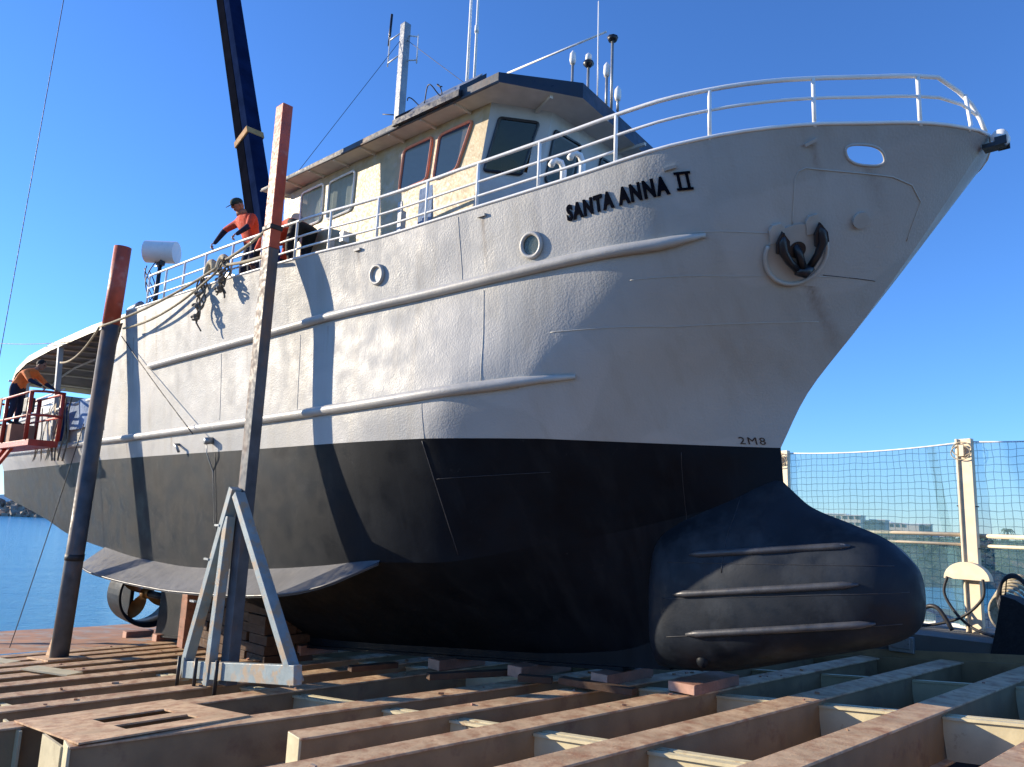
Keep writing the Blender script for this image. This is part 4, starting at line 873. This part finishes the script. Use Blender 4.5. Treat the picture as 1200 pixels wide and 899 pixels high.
# bent-over worker, rump towards the bow, seen behind the red post
JB = dict(pelvis=((-.35, 0, .86), .19), spine=((-.10, .03, .95), (.17, .14)), chest=((.25, .08, .80), (.20, .15)), neck=((.42, .12, .68), .06), head=((.49, .14, .62), .06),
          shL=((.30, .28, .76), .08), shR=((.30, -.12, .76), .08), elbL=((.36, .36, .48), .055), elbR=((.38, -.10, .46), .055), handL=((.44, .36, .24), .032), handR=((.46, -.05, .22), .032),
          hipL=((-.36, .13, .80), .13), hipR=((-.36, -.12, .80), .13), kneeL=((-.25, .16, .45), .08), kneeR=((-.22, -.13, .45), .08), ankL=((-.36, .15, .08), .05), ankR=((-.34, -.13, .08), .05), toeL=((-.18, .16, .04), .04), toeR=((-.16, -.13, .04), .04))
person('person', 'worker bent double in black trousers behind the red top of the middle guide post', (8.1, 2.85, 3.17), JB, E_, [M['skin'], M['shirt_red'], M['darkcloth'], M['rubber']], ((.55, .15, .56), (.4, .1, -1), (1, 0, .4)), 'hair', sc=(1.2, 1.2, 1.05))
# lift worker
JC = dict(pelvis=((.10, .03, .93), .15), spine=((.06, .0, 1.10), (.15, .12)), chest=((-.12, -.04, 1.28), (.20, .16)), neck=((-.22, -.08, 1.43), .06), head=((-.27, -.10, 1.49), .06),
          shL=((-.15, .17, 1.33), .08), shR=((-.12, -.23, 1.33), .08), elbL=((-.36, .26, 1.10), .058), elbR=((-.34, -.30, 1.10), .058), handL=((-.64, .22, .96), .032), handR=((-.60, -.24, .96), .032),
          hipL=((.10, .12, .88), .11), hipR=((.10, -.10, .88), .11), kneeL=((.02, .14, .50), .075), kneeR=((.06, -.12, .50), .075), ankL=((.10, .14, .08), .05), ankR=((.12, -.12, .08), .05), toeL=((-.06, .15, .04), .04), toeR=((-.04, -.13, .04), .04))
EC = [(a, c, (2 if a in ('elbL', 'elbR') else m_)) for a, c, m_ in E_]
person('person', 'dark-haired worker in orange shirt with navy sleeves leaning forward in the red lift basket', (21.0, 3.75, 1.02), JC, EC, [M['skin'], M['shirt_or'], M['navycloth'], M['rubber']], ((-.30, -.11, 1.56), (-1, -.1, -.45), (0, 0, 1)), 'hair', sc=(1.3, 1.3, 1.16), rz=R(38))

# ------------------------------------------------------------------ boom lift basket
lf = thing('lift_basket', 'red steel work basket of a boom lift beside the stern at the far left', 'lift basket', (20.6, 3.7, .5))
S_a, S_b, b_a, b_b = 18.4, 22.9, 3.35, 4.05
zf = .50
B1('floor', M['redsteel'], lf, lambda b: b.box(((S_a+S_b)/2, (b_a+b_b)/2, zf-.08), (S_b-S_a, b_b-b_a, .16)), bevel=.01)
B1('step_box', M['tan'], lf, lambda b: b.box((21.0, 3.7, (zf+1.02)/2), (1.1, .6, 1.02-zf)), bevel=.01)
for zz_ in (1.15, 1.78):
    B1('basket_rail', M['redsteel'], lf, lambda b: b.tube([(S_a, b_a, zz_), (S_b, b_a, zz_), (S_b, b_b, zz_), (S_a+.25, b_b, zz_), (S_a, b_b-.25, zz_)], .035, 8, closed=True))
for s_, b_ in ((S_a+.1, b_a), (20.6, b_a), (S_b, b_a), (S_a+.3, b_b), (21.0, b_b), (S_b, b_b)): B1('basket_post', M['redsteel'], lf, lambda b: b.tube([(s_, b_, zf), (s_, b_, 1.78)], .055, 8))
B1('side_board', M['tan'], lf, lambda b: b.box((22.2, b_b+.02, 1.45), (1.4, .03, .75)), bevel=.005)
B1('control_box', M['rubber'], lf, lambda b: b.box((19.2, 3.95, 1.45), (.35, .2, .4)), bevel=.03)
B1('lift_arm', M['redsteel'], lf, lambda b: (b.bar((21.2, 3.9, .4), (23.6, 4.4, -1.9), .2, .25), b.bar((23.6, 4.4, -1.9), (29, 6.4, -4.4), .26, .34), b.bar((29, 6.4, -4.4), (29, 6.4, -6.6), .9, .9, up=(1, 0, 0)), b.bar((20.4, 3.9, .4), (22.6, 4.2, -1.0), .09, .09)), bevel=.01)
b = MB()
for k in range(5):
    b.grid([[(19.0+.42*k+.06*math.sin(z_*5+k), 3.30+.05*math.cos(z_*4+k*2), z_)for z_ in np.linspace(1.6, .1, 9)], [(19.28+.42*k+.06*math.sin(z_*5+k), 3.26+.05*math.cos(z_*4+k*2), z_) for z_ in np.linspace(1.5, .0, 9)]])
b.build('hanging_cloth', M['rope'], lf)
b = MB()
for k in range(4): b.tube([(18.3+.16*k+.12*math.sin(t*7+k), 3.2+.05*k, 1.7-1.7*t) for t in np.linspace(0, 1, 14)], .022, 6)
b.build('hose_bundle', M['droop'], lf)

# ------------------------------------------------------------------ crane boom beyond the boat
bp = Vector((24.6, -3, 9.0)); 
def cw(u_, v_):  # boom axis point parameter
    return None
ct = Vector((20.9, -3.0, 9.1)); cu_ = Vector((25.9, -3.0, 20.5)); ddir = (cu_-ct).normalized()
base = ct-ddir*14.5; topc = cu_+ddir*6
crn = thing('crane', 'dark navy telescopic crane boom rising behind the boat with a tan band near the deck', 'crane', tuple(base))
sdv = ddir.cross(Vector((0, 1, 0))).normalized()
B1('boom_section', M['navy'], crn, lambda b: b.bar(base+sdv*.28, topc+sdv*.28, .42, .60, up=(0, 1, 0)), bevel=.03)
B1('boom_rail', M['boomblack'], crn, lambda b: b.bar(base+sdv*-.20, topc+sdv*-.20, .54, .62, up=(0, 1, 0)), bevel=.02)
B1('boom_band', M['bandtan'], crn, lambda b: b.bar(ct+ddir*4.2, ct+ddir*4.5, 1.02, .72, up=(0, 1, 0)), bevel=.02)
B1('turret', M['navy'], crn, lambda b: (b.box(base+Vector((0, 0, .2)), (2.2, 1.8, 1.6)), b.tube([base-Vector((0, 0, 3)), base], .7, 16)), bevel=.05)

# ------------------------------------------------------------------ ropes and cables
def sag(a, c, d, n=20): a = Vector(a); c = Vector(c); return [a.lerp(c, i/n)-Vector((0, 0, d*4*(i/n)*(1-i/n))) for i in range(n+1)]
def rope(paths, r_, m, label, name='rope', cat='rope', group=None):
    b = MB()
    for p in paths: b.tube(p, r_, 6)
    return shipmesh(b, name, m, label, cat, group)
pin = Vector((9.6, 3.46, 3.55))
rope([sag(pin, (15.0, 3.78, 3.05), .12), sag((15.0, 3.78, 3.05), (19.0, 3.4, 2.7), .25)], .028, M['rope'], 'pale hemp mooring rope running from the rail past the left guide post')
rope([sag(pin+Vector((0, .03, -.1)), (14.2, 3.52, 2.95), .22)], .026, M['rope'], 'lower pale rope slung along the grey hull side from the rail')
rope([sag((7.75, 3.5, 3.85), pin+Vector((0, 0, .05)), .04), sag((7.7, 3.56, 3.3), pin, .03)], .03, M['rope'], 'short pale rope tied from the middle guide post to the rail')
def knot(s0, b0, z0, ln, label):
    b = MB(); q = random.Random(len(label))
    for k in range(6):
        f1, f2, a1 = q.uniform(6, 11), q.uniform(5, 9), q.uniform(.04, .10); l2 = ln*q.uniform(.6, 1)
        b.tube([(s0+a1*math.sin(t*f1+k*1.3)+.03*(k-2.5), b0+.05*math.cos(t*f2+k), z0-l2*t) for t in np.linspace(0, 1, 36)], .017, 6)
    for k in range(3):
        cz_ = z0-ln*(.32+.2*k); b.tube([(s0+.02*k+(.07+.02*math.sin(3*a+k))*math.cos(a), b0+.05+.045*math.sin(2*a+k), cz_+(.06+.02*math.cos(2*a))*math.sin(a)) for a in np.linspace(0, 5.6, 20)], .024, 6)
    return shipmesh(b, 'rope', M['droop'], label, 'rope', 'knotted ropes hanging over the hull side')
knot(10.35, 3.46, 3.45, 1.15, 'longer knotted dark rope hanging over the hull side below the worker')
knot(9.35, 3.50, 3.62, .85, 'shorter knotted dark rope hanging nearer the middle guide post')
b = MB(); 
for k in range(2): b.tube([(9.75+.5*k+.16*math.cos(a), 3.36, 3.55+.22*math.sin(a)) for a in np.linspace(0, math.pi, 12)], .07, 8)
shipmesh(b, 'rope_bundle', M['rope'], 'thick pale rope turns looped over the rail at the worker’s knees'.replace('’', "'"), 'rope')
def wire(a, c, d, label, r_=.012): 
    b = MB(); b.tube(sag(a, c, d, 12), r_, 5); return shipmesh(b, 'cable', M['cable'], label, 'cable')
wire((18.2, 4.5, 32.0), (22.6, 4.1, 1.8), 0, 'dark cable crossing the sky at the upper left corner')
wire((27.5, 3.2, 4.4), (19.6, 3.1, 3.42), .05, 'thin dark cable running in from the left to the canopy edge')
wire((16.9, 3.25, .9), (20.3, 3.3, -5.1), .1, 'thin black cable hanging from the aft hull down to the cradle at the far left')
wire((14.9, 3.3, 2.9), (10.6, 3.2, .35), .03, 'thin dark line stretched diagonally down the grey hull side behind the left post')

# ------------------------------------------------------------------ quay and fence on the far side
zq = lambda s_: zpl(s_)+.17
ZF = -3.62                                   # quay level at the fence
b = MB(); b.grid([[(s_, b_, ZF) for b_ in (-5.5, -22)] for s_ in (-40, 16)], smooth=False, flip=True)
b.bar((-40, -5.14, -3.36), (16, -5.14, -3.36), .7, 1.3)
b.grid([[(16, -5.5, ZF-dz), (16, -22, ZF-dz)] for dz in (0, 3.4)], smooth=False); b.grid([[(s_, -22, ZF-dz) for s_ in (-40, 16)] for dz in (0, 3.4)], smooth=False)
shipmesh(b, 'quay', M['quay'], None, None, kind='structure')
b = MB(); b.bar((-6.5, -4.755, zpl(-6.5)-.10), (14, -4.755, zpl(14)-.10), .05, .44)
shipmesh(b, 'fender_strip', M['beamside'], 'long dull steel fender strip along the quay edge beyond the cradle', 'fender strip')
FP = [Vector((7.46, -16.5, 0)), Vector((1.40, -14.95, 0)), Vector((-4.64, -13.39, 0)), Vector((13.57, -18.07, 0))]
fd = (FP[0]-FP[1]).normalized(); fn = Vector((-fd.y, fd.x, 0)); fn = fn if fn.y > 0 else -fn
P2 = FP[1]; ztf = 1.71
fe = thing('fence', 'tall debris fence of cream posts with blue-green netting beyond the bulbous bow', 'fence', (P2.x, P2.y, ZF))
for k, p in enumerate(FP):
    b = MB()
    b.bar((p.x, p.y, ZF), (p.x, p.y, ztf), .44, .16, up=fn); b.bar(p+fn*.11+fd*.16+Vector((0, 0, ZF)), p+fn*.11+fd*.16+Vector((0, 0, ztf)), .06, .08, up=fn)
    po = b.build('post', M['postcream'], fe, bevel=.01)
    B1('tie', M['rope'], fe, lambda b: [b.tube([p+fn*(.16+.02*q)+fd*(.27*math.cos(a)+.03*q)+Vector((0, 0, ztf-.3-.1*q+.2*math.sin(a))) for a in np.linspace(0, 2*math.pi, 20)], .016, 5) for q in range(2)])
    B1('tie_block', M['postcream'], fe, lambda b: b.bar(p+fn*.16+Vector((0, 0, ztf-.5)), p+fn*.16+Vector((0, 0, ztf-.18)), .12, .07, up=fn))
    B1('clamp_bolt', M['rubber'], fe, lambda b: [b.tube([p+fn*.02-fd*.3+Vector((0, 0, h)), p+fn*.02+fd*.3+Vector((0, 0, h+.02))], .018, 6) for h in (-1.35, -.2)])
def turn(o):     # lay the net out in the fence's own axes so its squares stay square
    o.data.transform(Matrix.Rotation(-math.atan2(fd.y, fd.x), 4, 'Z')); o.rotation_euler = (0, 0, math.atan2(fd.y, fd.x))
order = [FP[3], FP[0], FP[1], FP[2]]
for a, c in zip(order, order[1:]):
    b = MB(); rows = []
    for i in range(17):
        h = i/16; row = []
        for j in range(33):
            t = j/32; p = a.lerp(c, t); zb_ = ZF+.12; sagz = .12*4*t*(1-t)*h
            row.append(p+Vector((0, 0, zb_+(ztf-.08-zb_)*h-sagz))-fn*(.12+.08*math.sin(t*7+h*3)*math.sin(h*math.pi)+.05*math.sin(t*31)*(1-h)))
        rows.append(row)
    turn(b.grid(rows).build('net', M['net'], fe))
    B1('top_rope', M['white'], fe, lambda b: b.tube([a.lerp(c, t)+Vector((0, 0, ztf-.07-.12*4*t*(1-t)))-fn*.09 for t in np.linspace(0, 1, 20)], .022, 6))
    for zr, hh in ((-1.0, .06), (-1.27, .045)): B1('mid_rail', M['postcream'], fe, lambda b: b.tube([a+Vector((0, 0, zr))-fn*.14, c+Vector((0, 0, zr+.02))-fn*.14], hh, 8))
    b = MB(); b.grid([[c+fd*(.25+.7*h+x)+Vector((0, 0, ZF+.1+(ztf-.2-ZF)*h))-fn*.2 for x in (0, .28)] for h in np.linspace(0, 1, 8)]); turn(b.build('net_lap', M['net'], fe))
    b = MB(); b.bar(a+Vector((0, 0, ZF+.12))-fn*.16, c+Vector((0, 0, ZF+.12))-fn*.16, .10, .10); b.build('bottom_batten', M['white'], fe)
def Q(a, n, z): return P2+fd*a+fn*n+Vector((0, 0, z))
hk = thing('cable_hook', 'cream half-round cable hook fixed to the fence post at the right', 'hook', tuple(Q(0, .2, -2.1)))
b = MB(); b.prism([Q(.62*math.cos(a), .14, -2.2+.48*math.sin(a)) for a in np.linspace(0, math.pi, 20)], fn*.2); b.build('half_disc', M['postcream'], hk, bevel=.01)
def hose(pts, r_, m, label):
    b = MB(); b.tube(pts, r_, 8); return shipmesh(b, 'hose', M[m], label, 'hose')
def cat(pts, n=8):
    pts = [Vector(p) for p in pts]; out = []
    for i in range(len(pts)-1):
        p0 = pts[max(0, i-1)]; p1 = pts[i]; p2 = pts[i+1]; p3 = pts[min(len(pts)-1, i+2)]
        for k in range(n):
            t = k/n; out.append(.5*((2*p1)+(p2-p0)*t+(2*p0-5*p1+4*p2-p3)*t*t+(-p0+3*p1-3*p2+p3)*t**3))
    return out+[pts[-1]]
hose(cat([Q(.48, .4, -2.15), Q(.58, .42, -2.6), Q(.3, .42, -3.1), Q(-.15, .45, -3.45), Q(-.8, .7, -3.56)]), .040, 'rubber', 'black hose hanging in a loop from the left side of the cream cable hook')
hose(cat([Q(-.5, .45, -2.15), Q(-.48, .5, -2.65), Q(.1, .52, -3.2), Q(.9, .7, -3.5), Q(1.5, .95, -3.55)]), .038, 'rubber', 'black hose hanging from the right side of the cream cable hook')
hose(cat([Q(.2, .8, -3.54), Q(.55, .85, -3.0), Q(.95, .85, -3.05), Q(1.3, 1.0, -3.5), Q(1.9, 1.1, -3.56)]), .06, 'rubber', 'thick black hose arched on the quay left of the cream fence post')
b = MB()
for k in range(7): b.tube([Q(-1.45+(.60-.03*k)*math.cos(a)+.04*k, .5+.05*k, -2.75+(.78-.05*k)*math.sin(a)-.03*k) for a in np.linspace(0, 2*math.pi, 30)], .036, 6)
shipmesh(b, 'hose_coil', M['rope'], 'tall coil of tan hose hanging at the right edge by the fence', 'hose coil')
b = MB()
for k in range(3): b.tube([Q(-1.5+(.40-.03*k)*math.cos(a), .95, -2.6+(.60-.03*k)*math.sin(a)+.06*k) for a in np.linspace(0, 2*math.pi, 26)], .04, 6)
shipmesh(b, 'hose_coil', M['rubber'], 'black hose coil hanging in front of the tan coil at the right edge', 'hose coil')
# dark skip / canvas-covered machine at the right edge, timber trestle, weed, small box
b = MB(); mc = Vector((-1.75, -5.1, -2.75))
prof = [(-.95, 0), (.55, 0), (.42, .55), (.34, .95), (.15, .90), (-.3, .62), (-.95, .45)]
b.prism([(mc.x+x, mc.y-.3, mc.z-.15+z) for x, z in prof], (0, .65, 0)); b.bar((mc.x+.36, mc.y, mc.z+.70), (mc.x+.30, mc.y+.1, mc.z+1.05), .02, .02)
shipmesh(b, 'covered_bin', M['darkcloth'], 'dark canvas-covered bin standing at the right edge below the hose coils', 'bin', bevel=.04)
b = MB(); tc_ = Q(1.75, .6, ZF)
b.bar(tc_+Vector((0, 0, .62))-fd*.3, tc_+Vector((0, 0, .82))+fd*.6, .14, .07); b.bar(tc_-fd*.05, tc_+Vector((0, 0, .64))-fd*.05, .24, .24); b.bar(tc_-fd*.4+Vector((0, 0, .04)), tc_+fd*.55+Vector((0, 0, .04)), .35, .08)
shipmesh(b, 'bollard', M['postcream'], 'small cream post with a slanting top board on the quay beside the bulb', 'bollard', bevel=.01)
b = MB(); b.box((.1, -4.72, zpl(.1)+.22), (.40, .10, .26)); b.box((.1, -4.665, zpl(.1)+.23), (.30, .02, .16)); shipmesh(b, 'junction_box', M['galv'], 'small grey box on the dark quay edge below the hoses', 'box', bevel=.01)
b = MB(); rnd = random.Random(3)
for k in range(420):
    p = Q(rnd.uniform(1.6, 4.6), rnd.uniform(.3, 1.1), ZF+rnd.uniform(0, .25)); a = rnd.uniform(0, 6.28); e = Vector((math.cos(a), math.sin(a), rnd.uniform(-.3, 1))*1).normalized()*.11
    f2 = e.cross(Vector((0, 0, 1))).normalized()*.035; b.add([p-f2, p+f2, p+e+f2*.2], [(0, 1, 2)])
o = shipmesh(b, 'weeds', M['weed'], None, None, kind='stuff')

# ------------------------------------------------------------------ far shore
rnd = random.Random(11)
def rockpile(name, x0, y0, x1, y1, w, h, n, sz):
    b = MB()
    for k in range(n):
        t = rnd.random(); u_ = rnd.uniform(-1, 1); px = x0+(x1-x0)*t; py = y0+(y1-y0)*t
        L_ = math.hypot(x1-x0, y1-y0); nx, ny = -(y1-y0)/L_, (x1-x0)/L_; hh = h*(1-abs(u_))
        s_ = sz*rnd.uniform(.5, 1.3); c_ = Vector((px+nx*w*u_, py+ny*w*u_, hh))
        m3 = Matrix.Rotation(rnd.uniform(0, 6), 3, 'Z') @ Matrix.Rotation(rnd.uniform(0, 6), 3, 'X')
        vs = [c_+m3 @ Vector((x*s_*rnd.uniform(.6, 1.1), y*s_*rnd.uniform(.5, 1), z*s_*rnd.uniform(.5, 1))) for x in (-.5, .5) for y in (-.5, .5) for z in (-.5, .5)]
        b.add(vs, [(0, 1, 3, 2), (4, 6, 7, 5), (0, 4, 5, 1), (2, 3, 7, 6), (0, 2, 6, 4), (1, 5, 7, 3)])
    b.prism([(x0, y0-0, -1), (x1, y1, -1), (x1, y1, h*.8), (x0, y0, h*.8)], (0, w*.9, 0))
    o = b.build(name, M['rock']); o['kind'] = 'stuff'
rockpile('breakwater', -320, 312, -150, 300, 9, 4.6, 1500, 2.6)
b = MB(); b.prism([(-230, 330, 3), (-203, 330, 3), (-203, 330, 7.4), (-208, 330, 8.6), (-214, 330, 8.0), (-230, 330, 8.4)], (0, 12, 0)); b.prism([(-221, 329.9, 4), (-218, 329.9, 4), (-218, 329.9, 6), (-221, 329.9, 6)], (0, .2, 0), )
shed = thing('shed', 'white shed on the breakwater at the far left', 'shed', (-215, 336, 3), False)
b.build('wall', M['whitecon'], shed)
# scrub-covered bank across the water on the right
b = MB(); rows = []
def bankz(x, d): 
    return 5.1*min(1, d/24)**.7+.6*math.sin(x*.21)*math.sin(x*.053+1)*min(1, d/20)+.35*math.sin(x*.9+d)
for i in range(26):
    d = -1+i*2.0 if i < 16 else 31+(i-16)*20
    rows.append([Vector((x, 88+d+.25*(x-20), bankz(x, max(0, d)) if d > 0 else -.6)) for x in np.arange(-10, 420, 2.5)])
b.grid(rows); o = b.build('river_bank', M['foliage']); o['kind'] = 'structure'
b = MB()
for k in range(5000):
    x = rnd.uniform(0, 200); d = rnd.uniform(4, 42); p = Vector((x, 88+d+.25*(x-20), bankz(x, d))); s_ = rnd.uniform(.3, .9)
    for q in range(3):
        a = rnd.uniform(0, 6.28); e = Vector((math.cos(a), math.sin(a), rnd.uniform(.3, 1)))*s_; f2 = Vector((-math.sin(a), math.cos(a), 0))*s_*.4; b.add([p-f2, p+f2, p+e], [(0, 1, 2)])
o = b.build('bank_scrub', M['leaf']); o['kind'] = 'stuff'
def apartment(label, x0, x1, y, z0, z1, dep, m, nf, nb, steps):
    t = thing('apartment_building', label, 'building', ((x0+x1)/2, y, z0), False, group='apartment blocks across the water')
    b = MB(); n = len(steps)
    for k, h in enumerate(steps):
        xa = x0+(x1-x0)*k/n; xb = x0+(x1-x0)*(k+1)/n; b.box(((xa+xb)/2, y+dep/2+.02*k, (z0+z1*h)/2), (xb-xa-.01, dep, z1*h-z0))
    b.build('wall', m, t)
    fh = (z1-z0)/nf; bw = (x1-x0)/nb
    for i in range(nf):
        for j in range(nb):
            h = steps[min(n-1, int(j/nb*n))]*z1
            if z0+fh*(i+.8) > h: continue
            B1('window', M['pane'], t, lambda b: b.box((x0+bw*(j+.5), y-.05, z0+fh*(i+.5)), (bw*.55, .2, fh*.45)))
    b = MB()
    for k, h in enumerate(steps): xa = x0+(x1-x0)*k/n; xb = x0+(x1-x0)*(k+1)/n; b.box(((xa+xb)/2, y+dep/2+.02*k, z1*h+.15), (xb-xa+.6, dep+.6, .3))
    b.build('roof', M['whitecon'], t); t.rotation_euler = (0, 0, -R(32))
apartment('pale four-storey apartment block seen through the net just above the bulb', 119, 135, 300, 4, 13.2, 14, M['bldA'], 4, 7, (1, 1, .97))
apartment('grey-green apartment block with stepped roof right of the pale four-storey one', 135.5, 146, 303, 4, 11.6, 14, M['bldB'], 3, 4, (.97, 1))
apartment('long low cream building behind the fence rail between the apartment blocks', 146.5, 168, 300, 3.5, 7.2, 12, M['bldA'], 1, 8, (1, .92, .86))
apartment('white three-storey block with stepped roofline left of the cream fence post', 151, 166.5, 318, 4, 11.2, 12, M['bldA'], 3, 7, (1.0, .97, .95))
apartment('dark three-storey block adjoining the right end of the white stepped block', 167, 172, 318, 4, 10.9, 12, M['bldB'], 3, 2, (1,))
def palm(x, y, z, h, label):
    t = thing('palm_tree', label, 'tree', (x, y, z), False); B1('trunk', M['trunk'], t, lambda b: b.tube([(x, y, z), (x+.3, y, z+h*.5), (x+.2, y, z+h)], [.35, .25, .2], 8))
    b = MB()
    for k in range(22):
        a = rnd.uniform(0, 6.28); el = rnd.uniform(.1, 1.1); L_ = 2.6; pts = [Vector((x+.2+math.cos(a)*L_*q, y+math.sin(a)*L_*q, z+h+L_*(math.sin(el)*q-1.0*q*q))) for q in np.linspace(0, 1, 6)]
        sd2 = Vector((-math.sin(a), math.cos(a), -.3))*.35
        b.grid([[p-sd2*(1-abs(2*i/5-1)*.6) for i, p in enumerate(pts)], pts, [p+Vector((sd2.x*-1, sd2.y*-1, sd2.z))*-1*(1-abs(2*i/5-1)*.6) for i, p in enumerate(pts)]], smooth=False)
    b.build('crown', M['leaf'], t)
for (x, y, h, lb) in ((192, 300, 4.6, 'tallest round-headed palm on the far bank at the right edge'), (199, 298, 3.0, 'small palm right of the tallest one on the far bank'), (178, 304, 2.6, 'low palm on the far bank just right of the cream fence post')): palm(x, y, 5.2, h, lb)
